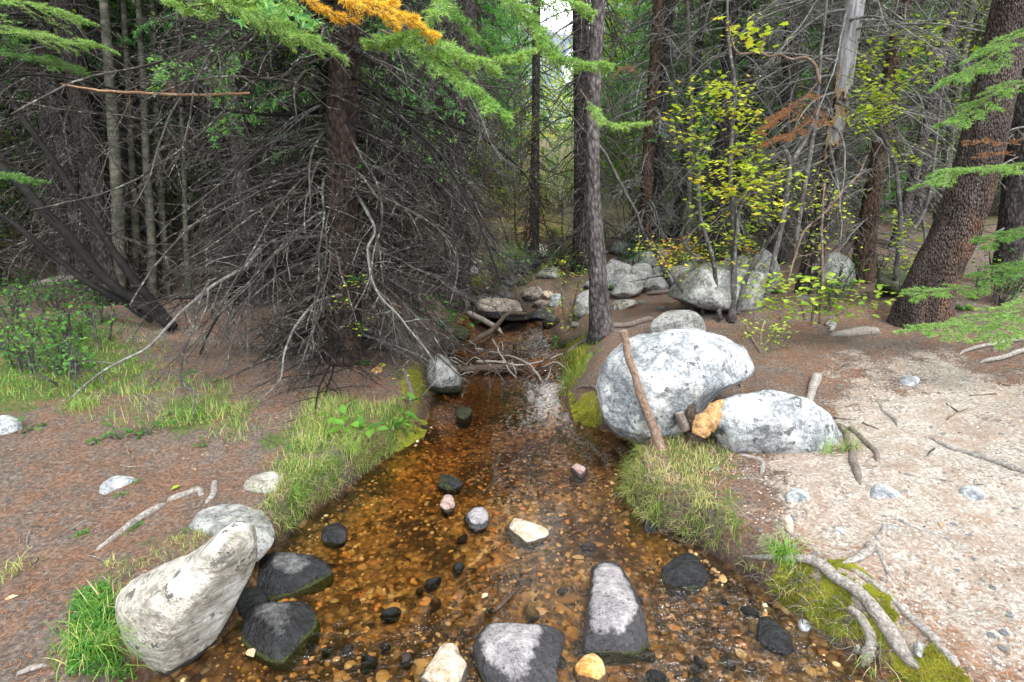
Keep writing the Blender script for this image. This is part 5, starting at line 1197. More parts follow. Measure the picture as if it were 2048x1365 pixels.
def sample_ground(poly_px, n, r, mind=.0):
    W = wpoly(poly_px); b0, b1 = W.min(0), W.max(0); N = 0; out = []
    while N < n:
        x = r.uniform(b0[0], b1[0], n*3); y = r.uniform(b0[1], b1[1], n*3); m = in_poly(x, y, W) & (in_d(x, y) > mind); p = np.stack([x[m], y[m]], 1); out.append(p); N += len(p)
        if not len(p): break
    P = np.vstack(out)[:n]; return np.column_stack([P, ground(P[:, 0], P[:, 1])])
def tufty(P, r, nt, sig):
    c = P[r.integers(0, len(P), nt)]; k = r.integers(0, nt, len(P)); Q = c[k].copy(); Q[:, :2] += r.normal(size=(len(P), 2))*sig
    m = in_d(Q[:, 0], Q[:, 1]) > .0; Q = Q[m]; Q[:, 2] = ground(Q[:, 0], Q[:, 1]); return Q
r = np.random.default_rng(301)
for nm, poly, n, h, wd, tint, lab, nt, sg in [
    ("grass", [(545,975),(600,850),(640,790),(760,805),(850,850),(835,885),(740,950),(640,1035),(575,1060),(545,1010)], 3200, .085, .0026, .50, "green and straw grass on the left bank mound above the water", 110, .05),
    ("grass", [(1258,985),(1300,890),(1380,862),(1455,900),(1430,1000),(1440,1065),(1350,1060),(1290,1040)], 1500, .055, .0024, .72, "green and straw grass on the right bank around the dark stump", 110, .045),
    ("grass", [(150,1190),(230,1180),(255,1365),(140,1365)], 420, .12, .0035, .3, "bright green grass at the lower left end of the long pale boulder", 30, .03),
    ("grass", [(200,1160),(420,1040),(500,1040),(320,1130),(240,1160)], 420, .035, .002, .5, "short sparse grass on the soil beside the long pale boulder", 50, .02),
    ("grass", [(100,880),(140,800),(300,770),(490,780),(510,880),(400,900),(240,860)], 1000, .12, .003, .35, "tufted green grass in front of the big twiggy spruce, left", 60, .06),
    ("grass", [(-150,640),(260,640),(330,700),(330,780),(100,810),(-150,830)], 3000, .08, .005, .22, "soft green grass and moss on the shaded forest floor, far left", 300, .10),
    ("grass", [(915,600),(940,550),(1010,500),(1180,490),(1200,520),(1120,530),(1000,545),(950,580)], 2400, .12, .008, .3, "green growth along the banks of the upper cascade", 70, .12),
    ("grass", [(1120,720),(1190,650),(1200,700),(1140,790),(1105,790)], 900, .07, .003, .4, "short grass on the steep creek bank below the slim centre trunk", 40, .04),
    ("grass", [(1640,905),(1700,870),(1720,900),(1690,930)], 80, .12, .003, .3, "few long grass blades by the root at the low domed boulder", 5, .02)]:
    P = tufty(sample_ground(poly, n, r, .0), r, nt, sg); mb = MB(); d = in_d(P[:, 0], P[:, 1]); left = xl(P[:, 1])-P[:, 0] > P[:, 0]-xr(P[:, 1])
    edge_ = d < .13; grass(mb, P[~edge_], h, wd, r, tint)
    if edge_.any():
        Q = P[edge_]; o_ = np.stack([np.where(left[edge_], 1, -1)*.9, -.4*np.ones(len(Q))], 1); grass(mb, Q, h*2.0, wd, r, tint-.05, out=o_)
    tag(mb.build(nm, MAT['grass']), lab, "grass", kind="stuff")
def tuft(px, py, n, h, wd, tint, label, spread=.02, base=None):
    p = hit(px, py) if base is None else base; P = np.tile(p, (n, 1)); P[:, :2] += r.normal(size=(n, 2))*spread; mb = MB()
    a = r.random(n)*6.28; grass(mb, P, h, wd, r, tint, out=np.stack([np.cos(a), np.sin(a)], 1), tvar=.1)
    o = mb.build("grass_tuft", MAT['grass'], None, p); tag(o, label, "grass tuft"); return o
tuft(1568, 1122, 90, .17, .0045, .28, "bright green arching grass tuft hanging over the water at the start of the long roots", .02)
tuft(1655, 905, 16, .16, .004, .3, "thin upright grass tuft against the right end of the low domed boulder")
tuft(590, 1000, 70, .17, .0035, .25, "dark green spiky grass tuft overhanging the water by the flat pale stone")
tuft(700, 905, 110, .17, .003, .45, "fullest hanging grass tuft on the left bank mound, trailing toward the water", .035)
tuft(20, 1150, 40, .10, .003, .6, "straw and green grass tuft at the left frame edge of the foreground soil", .03)
tuft(225, 1130, 25, .05, .003, .6, "tiny straw tuft at the lower end of the slanting root", .015)
tuft(390, 835, 60, .16, .004, .25, "grass tuft under the drooping pale branch tip on the left", .04)
tuft(165, 815, 60, .15, .004, .25, "grass tuft left of the drooping branch tip, on the forest floor", .05)
tuft(1410, 1010, 60, .11, .003, .7, "straw-coloured grass tuft at the brink of the right bank", .04)
for i, (px, py, s_) in enumerate([(265,965,.02),(240,990,.016),(165,1068,.02),(270,1055,.02)]):
    p = hit(px, py); n = 40; P = np.tile(p, (n, 1)); P[:, :2] += r.normal(size=(n, 2))*s_; P[:, 2] += .006; mb = MB(); scatter(mb, *LEAF, P, rotmats(n, r, .5), .014, tint=.4+.2*r.random(n))
    tag(mb.build("seedling", MAT['leaf_green'], None, p), ["tiny green rosette right of the pale rock wedge on the left bank", "tiny green rosette below the pale rock wedge on the left bank", "low feathery green plant on the bare soil at far left", "low green plant above the slanting root's middle"][i], "small plant")
# clover carpet and moss
P = sample_ground([(150,1200),(215,1175),(245,1230),(240,1300),(280,1365),(140,1365)], 2600, r); P[:, 2] += .01+.03*r.random(len(P)); mb = MB()
scatter(mb, *LEAF, P, rotmats(len(P), r, .5), .009+.006*r.random(len(P)), tint=.35+.4*r.random(len(P))); tag(mb.build("clover", MAT['leaf_green']), "low bright clover carpet at the foot of the long pale boulder", "clover", kind="stuff")
mb = MB()
for pp, n in zip([MOSS_POLYS[0], MOSS_POLYS[1], MOSS_POLYS[2]], (26000, 5000, 5000)):
    b0, b1 = pp.min(0), pp.max(0); x = r.uniform(b0[0], b1[0], n*3); y = r.uniform(b0[1], b1[1], n*3); m = (poly_dist(x, y, pp) > -.02) & (fbm(x*14, y*14, 0, 3, 8) > -.12); x, y = x[m][:n], y[m][:n]
    scatter(mb, *BL[0], np.stack([x, y, ground(x, y)-.001], 1), rotmats(len(x), r, .6), np.stack([np.full(len(x), .003), .010+.006*r.random(len(x)), .010+.006*r.random(len(x))], 1), tint=np.clip(.5+.35*fbm(x*20, y*20, 0, 2, 3)+.2*r.random(len(x)), 0, 1))
tag(mb.build("moss", MAT['moss']), "thick yellow-green moss between the roots and on the bank edges", "moss", kind="stuff")

for nm, lf, y0, y1, n, lab in (("grass", 1, 2.05, 3.7, 1500, "long grass hanging over the left bank edge into the creek"), ("grass", 0, 2.05, 3.05, 1100, "long grass hanging over the right bank edge into the creek"), ("grass", 0, 1.3, 2.0, 220, "sparse root hairs and grass on the mossy bank edge")):
    y = r.uniform(y0, y1, n); y += .03*fbm(y*30, y*0, 0, 1, 4); x = xl(y)-.015-.09*r.random(n) if lf else xr(y)+.015+.09*r.random(n); m = fbm(x*9, y*9, 0, 2, 6) > -.25; x, y = x[m], y[m]
    P = np.stack([x, y, ground(x, y)], 1); o_ = np.stack([np.where(np.full(len(x), lf), 1, -1)*.9, -.4*np.ones(len(x))], 1); mb = MB(); grass(mb, P, .15, .0026, r, .5, out=o_, tvar=.3); tag(mb.build(nm, MAT['grass']), lab, "grass", kind="stuff")
# ------------------------------------------------------------------ litter
def litter(n, xf, seed, lab, nl=.018, nw=.0015, tlo=.1, thi=.8):
    r = np.random.default_rng(seed); P = xf(r, n); n = len(P); P[:, 2] = ground(P[:, 0], P[:, 1])+.001+.004*r.random(n)
    tv = np.array([(-.5, 0, 0), (.5, 0, 0), (.5, .12, 1.0), (-.5, -.1, 1.0)]); V = np.array([(-.5, -.5, 0), (.5, -.5, 0), (.5, .5, .08), (-.5, .5, .08)])
    mb = MB(); scatter(mb, V, np.array([(0, 1, 2, 3)]), P, rotmats(n, r, .15), np.stack([np.full(n, nw), nl*(.5+r.random(n)), np.full(n, .01)], 1), tint=tlo+(thi-tlo)*r.random(n))
    tag(mb.build("needle_litter", MAT['litter'], smooth=False), lab, "needle litter", kind="stuff")
def off_path(side):
    def f(r, n):
        y = .75+7.5*r.random(n)**1.8; x = (xl(y)-.02-(.2+1.5*y)*r.random(n)**1.1) if side == 'L' else (xr(y)+.03+(.2+1.3*y)*r.random(n)**1.1)
        m = (fbm(x*2.1, y*2.1, 0, 3, 55)+.16*r.normal(size=n) > .02) | (r.random(n) < .22)
        if side == 'R': m &= (poly_dist(x, y, PATH_POLY) < .05) | (r.random(n) < .28)
        return np.stack([x, y, 0*x], 1)[m]
    return f
litter(110000, off_path('L'), 61, "rusty fallen needles strewn over the left bank")
litter(110000, off_path('R'), 62, "rusty fallen needles strewn over the right bank and path")
r = np.random.default_rng(63)
dl = []
for k in range(4):
    q = MB(); V, F = LEAF; V = V.copy(); V[:, 2] += .18*np.sin(V[:, 1]*3+k)+.3*V[:, 0]**2; q.add(V, F, tint=.25+.2*k); dl.append(q.mesh("dry_leaf", MAT['dryleaf']))
for k in range(90):
    side = "left" if k < 60 else "right"
    px, py = (r.uniform(0, 860), 720+600*r.random()) if k < 60 else (r.uniform(1150, 2040), 660+400*r.random())
    p = hit(px, py)
    if in_d(p[0], p[1]) < .06: continue
    s_ = r.uniform(.015, .032); o = link("dry_leaf", dl[k % 4], None, p+[0, 0, .004]); o.rotation_euler = (r.normal()*.2, r.normal()*.2, r.random()*6.28); o.scale = (s_, s_, s_)
    tag(o, "small curled dry brown leaf lying on the %s bank" % side, "dry leaf", "dry leaves on the %s bank" % side)
for px, py, s_, mat, lab, tn in [(360,974,.045,'leaf_yg',"pale yellow-green round leaf lying alone on the left bank soil",.6), (497,1302,.05,'dryleaf',"tan leaf floating at the foot of the wet blue-black rock",.9), (10,1203,.04,'dryleaf',"cream dry leaf at the left frame edge in the foreground",.95), (975,1190,.035,'dryleaf',"bright white-and-yellow scrap of leaf under the water in midstream",.95)]:
    q = MB(); V, F = LEAF; q.add(V*[1.1, 1, 1], F, tint=tn); o = q.build("fallen_leaf", MAT[mat], None, (0, 0, 0)); o.location = hit(px, py)+[0, 0, .008]; o.scale = (s_,)*3; o.rotation_euler = (0, 0, px*.01-1); tag(o, lab, "leaf")
laid([(182,1222,9),(195,1200,12),(212,1180,10)], 'broken', "flat splinter of pale wood on the foreground soil left of the long boulder", "wood chip", "wood_chip", 8, .1, 20, .8)
laid([(30,1355,8),(60,1343,14),(100,1330,10)], 'root', "weathered grey stick in the bottom left corner", "stick", "stick", 10, lift=.8)
laid([(985,1230,8,.03),(1005,1210,10,.04),(1030,1185,7,.05)], 'wetwood', "brown submerged stick above the squarish flat-topped stone", "stick", "stick", 10, lift=.8)

# ------------------------------------------------------------------ spruce sprays hanging into the picture
def spray(pts, D, mat, label, tint=.5, L=(.3, .55), k1=9, k2=5, nl=.025, nw=.0038, dens=620, dvar=0, seed=1, cat="spruce branch", start=.15, stem='twig_brown', flat=.85, droop=.04):
    dd = D+np.linspace(0, dvar, len(pts)); Q = np.array([unproj(p[0], p[1], e) for p, e in zip(pts, dd)]); P = smooth_poly(Q, 22)[None]
    Lm = np.linalg.norm(P[0, -1]-P[0, 0]); R = np.linspace(.005, .0018, 22)[None]
    A, RA = grow(P, R, k1+3, start, 1, *L, .85, seed+1, droop*.6, .04, 7, flat); B, RB = grow(A, RA, k2+2, .12, .95, .25, .5, .75, seed+2, droop*.4, .04, 6, flat)
    t = empty("spruce_branch", Q[0]); tag(t, label, cat); mb = MB(); tubes(mb, P, R, 6); tubes(mb, A, np.maximum(RA, .0013), 4); tubes(mb, B, np.maximum(RB, .0010), 4); mb.build("stem", MAT[stem], t)
    mb = MB(); la = np.linalg.norm(A[:, -1]-A[:, 0], axis=1).mean(); lb = np.linalg.norm(B[:, -1]-B[:, 0], axis=1).mean()
    needle_tris(mb, P, int(Lm*dens), nl, nw, tint, seed+3, .75, start); needle_tris(mb, A, int(la*dens)+4, nl, nw, tint, seed+4, .75, .1); needle_tris(mb, B, int(lb*dens)+4, nl, nw, tint+.08, seed+5, .75)
    mb.build("needles", MAT[mat], t); return t
spray([(300,-60),(420,-10),(520,30),(600,65),(655,100)], 2.5, 'needle_top', "bright green needle spray across the top edge, left of the golden one", .5, (.22,.42), 12, 5, seed=11)
spray([(700,-60),(600,-15),(500,0),(420,8),(355,18)], 2.4, 'needle_top', "highest bright green needle spray, its tip pointing left at the top edge", .55, (.2,.35), 10, 5, seed=12)
spray([(620,-50),(700,-5),(760,15),(815,38),(858,66)], 2.3, 'needle_gold', "golden yellow needle spray at the top edge", .5, (.25,.45), 11, 5, seed=13, dens=650)
spray([(560,-60),(600,-10),(650,20),(700,40)], 2.4, 'needle_gold', "smaller ochre needle spray at the top edge, left of the golden one", .3, (.2,.4), 6, 4, seed=14, dens=500)
spray([(900,-40),(860,40),(800,75),(735,88)], 2.4, 'needle_top', "green needle spray under the golden one, tip pointing left", .45, (.25,.45), 10, 5, seed=15)
spray([(760,60),(850,100),(900,135),(960,185),(1010,225)], 2.5, 'needle_top', "longest green needle spray, drooping right below the golden one", .4, (.25,.45), 15, 5, seed=16)
spray([(800,40),(880,90),(950,120),(1000,125),(1045,108)], 2.45, 'needle_top', "green needle spray with upturned tip in the top centre", .6, (.25,.42), 13, 5, seed=17)
spray([(960,-60),(1010,-10),(1060,30),(1085,75),(1105,110)], 2.9, 'needle_top', "green needle spray hanging left of the sky gap", .45, (.3,.55), 13, 5, seed=18, dens=560)
spray([(1040,-50),(1090,-20),(1140,5),(1185,30)], 2.8, 'needle_top', "small green needle spray at the top edge above the sky gap", .6, (.25,.45), 9, 5, seed=19, dens=560)
spray([(1050,60),(1100,105),(1150,125),(1215,130)], 3.0, 'needle_top', "green needle spray crossing the sky gap toward the slim trunk", .45, (.25,.45), 12, 5, seed=20, dens=560)
spray([(1160,180),(1185,215),(1215,245),(1250,252),(1285,252)], 3.2, 'needle_top', "isolated yellow-green needle spray in front of the slim centre trunk", .65, (.22,.45), 9, 5, seed=21, dens=560)
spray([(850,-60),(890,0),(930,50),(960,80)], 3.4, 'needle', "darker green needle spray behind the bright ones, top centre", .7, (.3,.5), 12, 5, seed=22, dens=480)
spray([(2110,150),(2040,165),(1980,195),(1930,235),(1900,245)], 3.6, 'needle_top', "upper right green needle spray in front of the thickest trunk", .35, (.25,.4), 12, 5, seed=31, dens=480)
spray([(2130,10),(2060,60),(2000,95),(1960,130),(1905,160)], 3.5, 'needle_top', "green needle spray in the top right corner", .3, (.25,.4), 13, 5, seed=32, dens=480)
spray([(2120,310),(2030,330),(1970,335),(1910,345),(1858,366)], 3.6, 'needle_top', "flat green needle spray across the middle of the thickest trunk", .35, (.22,.38), 13, 5, seed=33, dens=480)
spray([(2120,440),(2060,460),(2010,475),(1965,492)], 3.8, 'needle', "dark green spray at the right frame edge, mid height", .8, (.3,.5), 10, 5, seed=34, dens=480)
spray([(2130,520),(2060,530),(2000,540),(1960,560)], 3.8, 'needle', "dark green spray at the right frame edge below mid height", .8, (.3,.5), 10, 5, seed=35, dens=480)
spray([(2000,590),(1960,578),(1900,580),(1860,583),(1820,592)], 4.0, 'needle_top', "green needle spray against the foot of the thickest trunk", .4, (.28,.5), 10, 5, seed=36, dens=480)
spray([(2130,600),(2060,620),(1980,640),(1900,655),(1838,662)], 3.6, 'needle_top', "lowest long green needle spray reaching left below the thickest trunk", .42, (.22,.4), 15, 5, seed=37, dens=480)
spray([(2140,560),(2080,600),(2020,650),(1985,680)], 3.4, 'needle_top', "green needle spray in the right corner beside the fallen grey branches", .5, (.3,.5), 10, 5, seed=38, dens=480)
for i, (pts, D, lab) in enumerate([([(1640,160),(1600,205),(1555,235),(1520,265)], 5.0, "rusty dead needle spray in front of the silver snag, the larger one"), ([(1650,190),(1620,240),(1580,270),(1530,285)], 5.0, "rusty dead needle spray just under the larger rusty one"),
    ([(2040,290),(2000,286),(1965,284),(1938,283)], 3.9, "small rusty needle spray on the thickest trunk, upper"), ([(2030,312),(2000,308),(1975,308),(1955,315)], 3.9, "small rusty needle spray on the thickest trunk, lower"),
    ([(1290,165),(1262,140),(1245,135),(1232,150)], 5.5, "little rusty needle spray right of the slim centre trunk"), ([(345,160),(340,175),(350,185)], 4.0, "tiny orange dead spray in the dark tangle, upper left")]):
    spray(pts, D, 'needle_rust', lab, .5, (.3,.5), 8 if i < 2 else 3, 4 if i < 2 else 2, .024, .004, 420 if i < 2 else 200, seed=50+i)
for i, (pts, D, lab) in enumerate([([(-60,40),(40,60),(120,80),(190,85)], 5.0, "yellow-green needle spray in the top left corner, upper"), ([(-60,-20),(30,0),(100,20),(150,30)], 5.0, "yellow-green needle spray in the top left corner, at the top edge"), ([(-60,100),(30,110),(100,120),(150,140)], 5.4, "darker green spray under the top left ones"),
    ([(-60,340),(0,350),(60,360)], 4.6, "dark green spray over the arching limbs at the left edge")]):
    spray(pts, D, 'needle_top' if i < 2 else 'needle', lab, .5, (.35,.6), 10, 5, .03, .005, 260, seed=70+i)

# ------------------------------------------------------------------ leafy shrubs
def shrub(name, label, cat, D, stems, regions, mat, stem_mat='stem_grey', leaf=LEAF4, size=.03, seed=1, dj=.25, tint=(0, 1), layer=.02, minr=.0015):
    """stems: pixel poly-lines with widths; regions: (pixel polygon, clusters, leaves per cluster)"""
    r = np.random.default_rng(seed); b = unproj(stems[0][0][0], stems[0][0][1], D); t = empty(name, b); tag(t, label, cat); allp = []
    for j, st in enumerate(stems):
        off = r.normal()*.08; Q = np.array([[*unproj(p[0], p[1], D+off*i/len(st)), max(p[2]/FPX*.5*D, .002)] for i, p in enumerate(st)]); s_ = smooth_poly(Q, 40)
        s_[:, :3] += .008*np.stack([fbm(s_[:, 2]*7, s_[:, 0]*7, k+j, 3, seed+k) for k in range(3)], 1)
        mb = MB(); tubes(mb, s_[:, :3], s_[:, 3], 8, True); s_[:, 3] *= .68; A, RA = grow(s_[None, ::3, :3], s_[None, ::3, 3], 9, .25, 1, .10, .25, .8, seed+j, -.03, .1, 6, .3)
        tubes(mb, A, np.clip(RA, minr, .003), 4); mb.build("stem", MAT[stem_mat], t); allp.append(s_[8:, :3]); allp.append(A[:, -1])
    allp = np.vstack(allp); tw, ml = MB(), MB(); few = sum(q[1] for q in regions) <= 60
    for poly, nc, nl in regions:
        for px, py in sample_px(poly, int(nc*.85), r):
            c = unproj(px, py, D+r.normal()*dj); k = np.argmin(np.linalg.norm((allp-c)*[1, .6, 1], axis=1)+.1*r.random(len(allp))); a = allp[k]; m = .5*(a+c)+r.normal(size=3)*.05*np.linalg.norm(c-a)
            P = smooth_poly([a, m, c], 9)
            if few: tw = MB()
            tubes(tw, P[None], np.linspace(.0022, .0012, 9)[None], 4)
            if few: tw.build("twig", MAT[stem_mat], t)
            q = r.random(nl)*.6+.4; pos = np.stack([np.interp(q*8, np.arange(9), P[:, i]) for i in range(3)], 1)+r.normal(size=(nl, 3))*[size*1.5, size*1.5, size*.7]
            ct = r.uniform(*tint); scatter(ml, *leaf, pos, rotmats(nl, r, .55), size*(.55+.7*r.random(nl)), tint=np.clip(ct+.12*r.normal(size=nl), 0, 1))
    if tw.n and not few: tw.build("twigs", MAT[stem_mat], t)
    if ml.n: ml.build("foliage", MAT[mat], t)
    return t
shrub("mountain_maple", "tallest yellow-leaved shrub, dark grey stems rising right of the leaning sapling", "shrub", 5.2,
      [[(1463,645,16),(1468,560,13),(1467,455,11),(1461,333,10),(1466,233,9),(1469,173,8),(1456,67,6),(1454,-20,5)], [(1463,600,10),(1478,427,8),(1499,383,7),(1513,300,5)], [(1440,640,10),(1425,520,8),(1400,430,7),(1398,330,5)], [(1475,630,10),(1500,540,8),(1560,450,6),(1590,380,4)]],
      [([(1325,190),(1400,170),(1480,160),(1540,210),(1535,270),(1440,265),(1350,235)], 34, 11), ([(1400,330),(1530,310),(1585,360),(1565,450),(1480,500),(1400,460)], 60, 13), ([(1320,170),(1400,140),(1420,300),(1340,300)], 12, 8), ([(1360,260),(1530,250),(1540,320),(1380,330)], 18, 9)], 'leaf_yg', leaf=LOBED, size=.052, seed=201, tint=(.3, .9))
shrub("mountain_maple", "low shrub with yellow and orange leaves in front of the wide grey boulder", "shrub", 5.4,
      [[(1405,628,7),(1400,560,6),(1380,510,5),(1360,470,4)], [(1450,630,7),(1455,560,6),(1470,500,5)], [(1385,620,5),(1350,560,4),(1310,500,4)], [(1480,620,6),(1500,560,5),(1530,480,4)]],
      [([(1300,480),(1400,465),(1510,480),(1510,560),(1420,575),(1310,545)], 70, 11), ([(1250,470),(1330,470),(1330,520),(1270,510)], 10, 8)], 'leaf_mix', size=.046, seed=202, tint=(.2, .95))
shrub("shrub", "green-leaved seedling clump left of the thickest trunk, growing on needles", "shrub", 4.4,
      [[(1640,648,6),(1642,600,6),(1645,555,5),(1644,455,4),(1649,367,3)], [(1622,652,5),(1628,600,4),(1630,560,4)], [(1650,650,5),(1700,610,4),(1720,560,3)], [(1560,640,4),(1575,570,4),(1593,505,4),(1610,460,4),(1650,425,4),(1686,383,3.5),(1719,347,3),(1734,310,2)], [(1610,640,5),(1600,590,4)]],
      [([(1500,565),(1620,540),(1720,560),(1765,605),(1640,640),(1560,640),(1505,620)], 46, 9), ([(1690,600),(1780,600),(1780,625),(1720,620)], 4, 5)], 'leaf_yg', 'twig_brown', LEAF, .065, 203, .2, (.1, .55))
shrub("shrub", "small bushy green seedling right behind the largest boulder's right end", "shrub", 3.75,
      [[(1520,705,8),(1500,675,6),(1490,650,4)], [(1520,700,6),(1545,672,5),(1570,655,3)], [(1520,700,6),(1522,665,5),(1530,640,3)]],
      [([(1478,690),(1490,640),(1560,630),(1590,660),(1560,700),(1500,705)], 24, 8)], 'leaf_yg', 'twig_brown', LEAF, .03, 204, .08, (.1, .5))
shrub("sapling", "thin reddish sapling stem before the silver snag, sparse yellow leaves", "sapling", 5.0,
      [[(1533,600,12),(1548,520,11),(1563,455,10),(1579,333,9),(1566,293,7)], [(1579,333,8),(1605,290,8),(1630,240,8),(1636,235,7)], [(1590,520,9),(1596,450,9),(1619,317,9),(1633,233,8),(1640,130,6),(1650,40,5),(1655,-20,4)]],
      [([(1560,330),(1640,330),(1660,420),(1600,440),(1550,400)], 14, 8), ([(1630,330),(1730,380),(1730,500),(1650,540),(1600,470)], 24, 7), ([(1640,230),(1720,235),(1750,260),(1680,262)], 8, 8)], 'leaf_yg', 'stem_grey', size=.048, seed=205, tint=(.2, .8))
shrub("mountain_maple", "yellow-green leaved maple stems in front of the brown trunk, upper right", "shrub", 5.4,
      [[(1790,560,9),(1800,450,8),(1790,330,8),(1760,250,7),(1780,180,6),(1855,140,5),(1850,90,4)], [(1795,500,7),(1850,420,6),(1870,300,5),(1880,200,5)], [(1830,600,6),(1850,500,5),(1840,400,4)]],
      [([(1700,120),(1800,30),(1900,20),(1955,60),(1900,120),(1850,160),(1780,215),(1720,180)], 46, 11), ([(1690,180),(1780,180),(1800,260),(1720,270)], 26, 10), ([(1760,420),(1850,440),(1830,560),(1770,560)], 20, 8), ([(1800,270),(1870,250),(1860,330),(1790,330)], 7, 7)], 'leaf_yg', leaf=LOBED, size=.048, seed=206, tint=(.25, .7))
shrub("mountain_maple", "sprig of big lobed yellow leaves at the end of a bare crooked branch, top", "shrub", 4.3,
      [[(1640,170,6),(1632,135,6),(1612,116,5.5),(1585,120,5),(1560,110,5),(1535,112,5),(1520,106,4.5),(1470,110,4)], [(1480,110,5),(1465,90,4),(1455,40,3)], [(1520,106,4),(1530,70,3)]],
      [([(1440,70),(1500,10),(1520,50),(1560,90),(1520,95),(1450,75)], 16, 4)], 'leaf_yg', 'twig_brown', LOBED, .062, 207, .08, (.5, .75))
shrub("shrub", "yellow-green seedlings on the bank left of the slim centre trunk", "shrub", 5.6,
      [[(1130,640,5),(1125,600,4),(1120,565,3)], [(1140,650,5),(1150,600,4),(1160,560,3)]], [([(1085,640),(1110,580),(1170,560),(1190,600),(1140,670),(1100,665)], 26, 7)], 'leaf_yg', 'twig_brown', LEAF, .04, 208, .15, (.1, .6))
for i, (D, reg, lab, m, n) in enumerate([(10.5, [(920,340),(960,215),(1070,225),(1100,330),(1060,360)], "yellow-leaved aspen sapling above the cascade, upper of two", 'leaf_yg', 60), (11.5, [(930,480),(960,370),(1100,350),(1120,460),(1040,500)], "yellow and green leaved shrub behind the head of the cascade", 'leaf_mix', 80),
    (8.8, [(985,540),(990,490),(1040,480),(1050,520),(1030,545)], "bright green fern-like plant by the upper cascade", 'leaf_green', 26), (8.2, [(1090,560),(1095,520),(1160,510),(1180,540),(1140,565)], "green seedlings on the right side of the cascade", 'leaf_yg', 22), (12, [(1060,480),(1080,440),(1180,430),(1180,480)], "yellow-green shrub in the gap behind the slim centre trunk", 'leaf_yg', 40)]):
    c = np.mean(reg, 0); y0 = max(p[1] for p in reg)+20
    shrub("shrub", lab, "shrub", D, [[(c[0]+8*j, y0, 4), (c[0]+(j-1)*25, c[1]+20, 3), (c[0]+(j-1)*45, c[1]-50, 2)] for j in range(3)], [(reg, n, 12)], m, size=.055 if i != 2 else .07, seed=230+i, dj=.5, tint=(.1, .9))
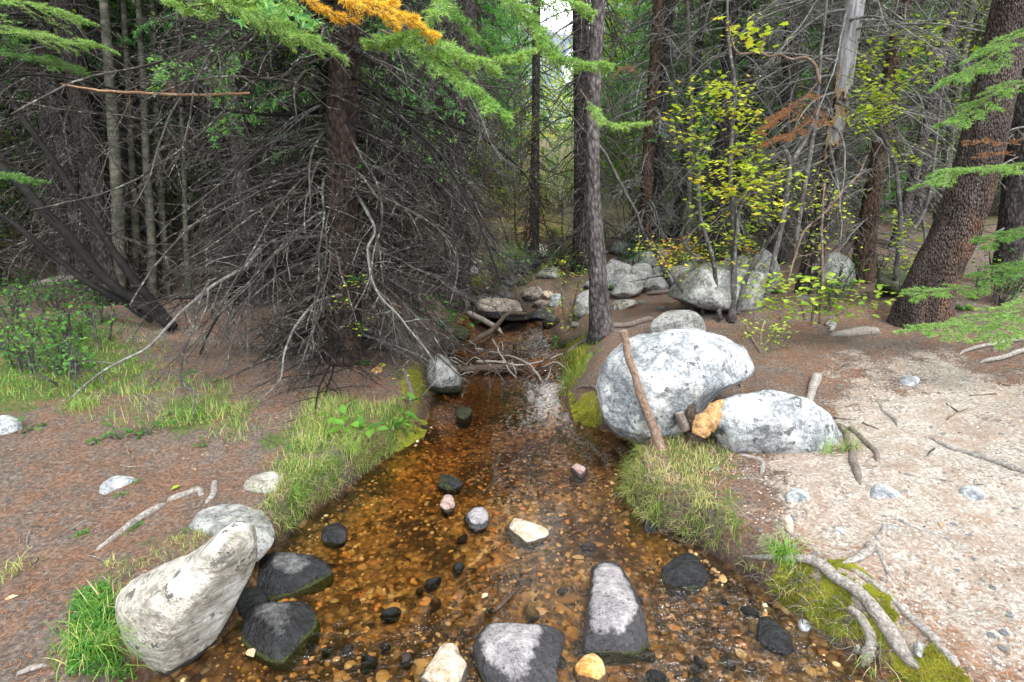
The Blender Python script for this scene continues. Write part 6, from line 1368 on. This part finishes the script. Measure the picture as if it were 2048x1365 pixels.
# broad-leaved plants near the water and in the shade on the left
for i, (px, py, D, n, rad, sz, mat, lab) in enumerate([
    (720,860,None,5,34,.11,'leaf_green',"bright five-leaved plant on the grassy left mound, nearest the water"), (790,860,None,7,26,.07,'leaf_green',"bushy green plant behind the five-leaved one on the left mound"), (812,820,None,4,30,.10,'leaf_green',"taller three-leaved plant at the right end of the left mound"),
    (885,625,5.2,16,50,.07,'leaf_green',"large drooping green leaves over the creek right of the twiggy spruce"), (850,600,5.4,12,40,.07,'leaf_green',"green leafy plant left of the drooping leaves, under the twigs"), (1130,700,None,7,22,.06,'leaf_green',"dark green umbrella-leaved plant at the creek's right edge by the dam"), (1230,590,None,8,22,.06,'leaf_green',"green plant beside the root right of the slim centre trunk"), (1170,545,None,6,20,.08,'leaf_green',"green plant right behind the foot of the slim trunk"),
    (800,760,None,8,24,.03,'leaf_yg',"thin seedling with round yellow-green leaves before the creek's left boulder"), (715,560,3.9,14,34,.03,'leaf_yg',"round yellow leaves hanging on the pale branches, middle of the tangle"), (690,600,3.9,8,24,.03,'leaf_yg',"lower round yellow leaves hanging in the tangle"), (720,650,3.9,8,24,.03,'leaf_yg',"lowest round yellow leaves hanging in the tangle by the trunk foot"), (380,745,3.9,12,28,.035,'leaf_green',"round green leaves at the drooping pale branch tip"), (430,765,3.9,8,22,.035,'leaf_green',"round green leaves right of the drooping branch tip"),
    (300,870,None,9,34,.035,'leaf_green',"creeping green plant on the needles, middle of the left bank"), (240,880,None,9,30,.035,'leaf_green',"creeping green plant left of the middle one on the left bank"), (195,888,None,5,16,.03,'leaf_green',"tiny creeping plant leftmost in the row on the needles"), (60,862,None,6,26,.04,'leaf_green',"small green plant near the pale stone at the left edge"), (410,895,None,8,20,.025,'leaf_green',"small creeping plant above the grassy mound's left end"), (335,835,None,6,20,.035,'leaf_green',"green leaves at the foot of the left grass tuft")]):
    p = hit(px, py) if D is None else unproj(px, py, D); Dp = depth_of(p); R_ = rad/FPX*Dp; t = empty("leafy_plant", p); tag(t, lab, "plant"); st, ml = MB(), MB(); rr = np.random.default_rng(400+i)
    up = R_*(.5 if D is None else -.2); E = p+np.stack([rr.normal(size=n)*R_*.6, rr.normal(size=n)*R_*.5, up+rr.normal(size=n)*R_*.35], 1)
    for e in E: tubes(st, smooth_poly([p, .5*(p+e)+[0, 0, R_*.25], e], 7)[None], np.full((1, 7), .0014), 4)
    K = 4 if sz > .04 else 2; pos = np.repeat(E, K, 0)+rr.normal(size=(n*K, 3))*[sz*.3, sz*.3, .004]
    scatter(ml, *LEAF, pos, rotmats(n*K, rr, .4), np.stack([np.full(n*K, sz*(.75 if sz > .04 else 1.1)), sz*(.7+.5*rr.random(n*K)), np.full(n*K, sz)], 1), tint=np.clip((.75 if i < 3 else .45)+.2*rr.normal(size=n*K), 0, 1)); st.build("stem", MAT['leaf_green'], t); ml.build("leaves", MAT[mat], t)
for i in range(26):
    px, py = (r.uniform(1210, 1700), r.uniform(520, 625)) if i < 14 else (r.uniform(560, 860), r.uniform(650, 760)) if i < 20 else (r.uniform(1700, 2040), r.uniform(560, 640))
    p = hit(px, py)
    if in_d(p[0], p[1]) < .08: continue
    n = 26; P = np.tile(p, (n, 1)); P[:, :2] += r.normal(size=(n, 2))*.024; P[:, 2] += .01+.03*r.random(n); mb = MB(); scatter(mb, *LEAF, P, rotmats(n, r, .5), .045*(.6+.6*r.random(n)), tint=np.clip(.4+.3*r.normal(size=n), 0, 1))
    sd = "slope beyond the white boulders" if i < 14 else "floor beneath the twiggy spruce" if i < 20 else "needles beside the thickest trunk"
    tag(mb.build("seedling", MAT['leaf_green' if i % 2 else 'leaf_yg'], None, p), "knee-low leafy sprout on the "+sd, "plant", "sprouts on the "+sd)
# leafy undergrowth of the shaded left floor
r = np.random.default_rng(500); q = [leaf_crown_mesh(171+k, 4, .42, .05, 130, .035, 'leaf_green') for k in range(3)]
k = 0
while k < 62:
    px, py = (r.uniform(-60, 330), r.uniform(560, 780)) if k < 24 else (r.uniform(930, 1500), r.uniform(480, 560)) if k < 48 else (r.uniform(1650, 2048), r.uniform(540, 620))
    p = hit(px, py)
    if in_d(p[0], p[1]) < .1: continue
    s_ = r.uniform(.6, 1.3); t = empty("undergrowth_plant", p); t.scale = (s_,)*3; t.rotation_euler = (0, 0, r.random()*6.28); sd = "left of the tangle" if k < 24 else "beyond the creek" if k < 48 else "around the thickest trunk"
    tag(t, "low leafy green seedling on the forest floor %s" % sd, "plant", "low seedlings "+sd); link("stems", q[k % 3][0], t); link("foliage", q[k % 3][1], t); k += 1
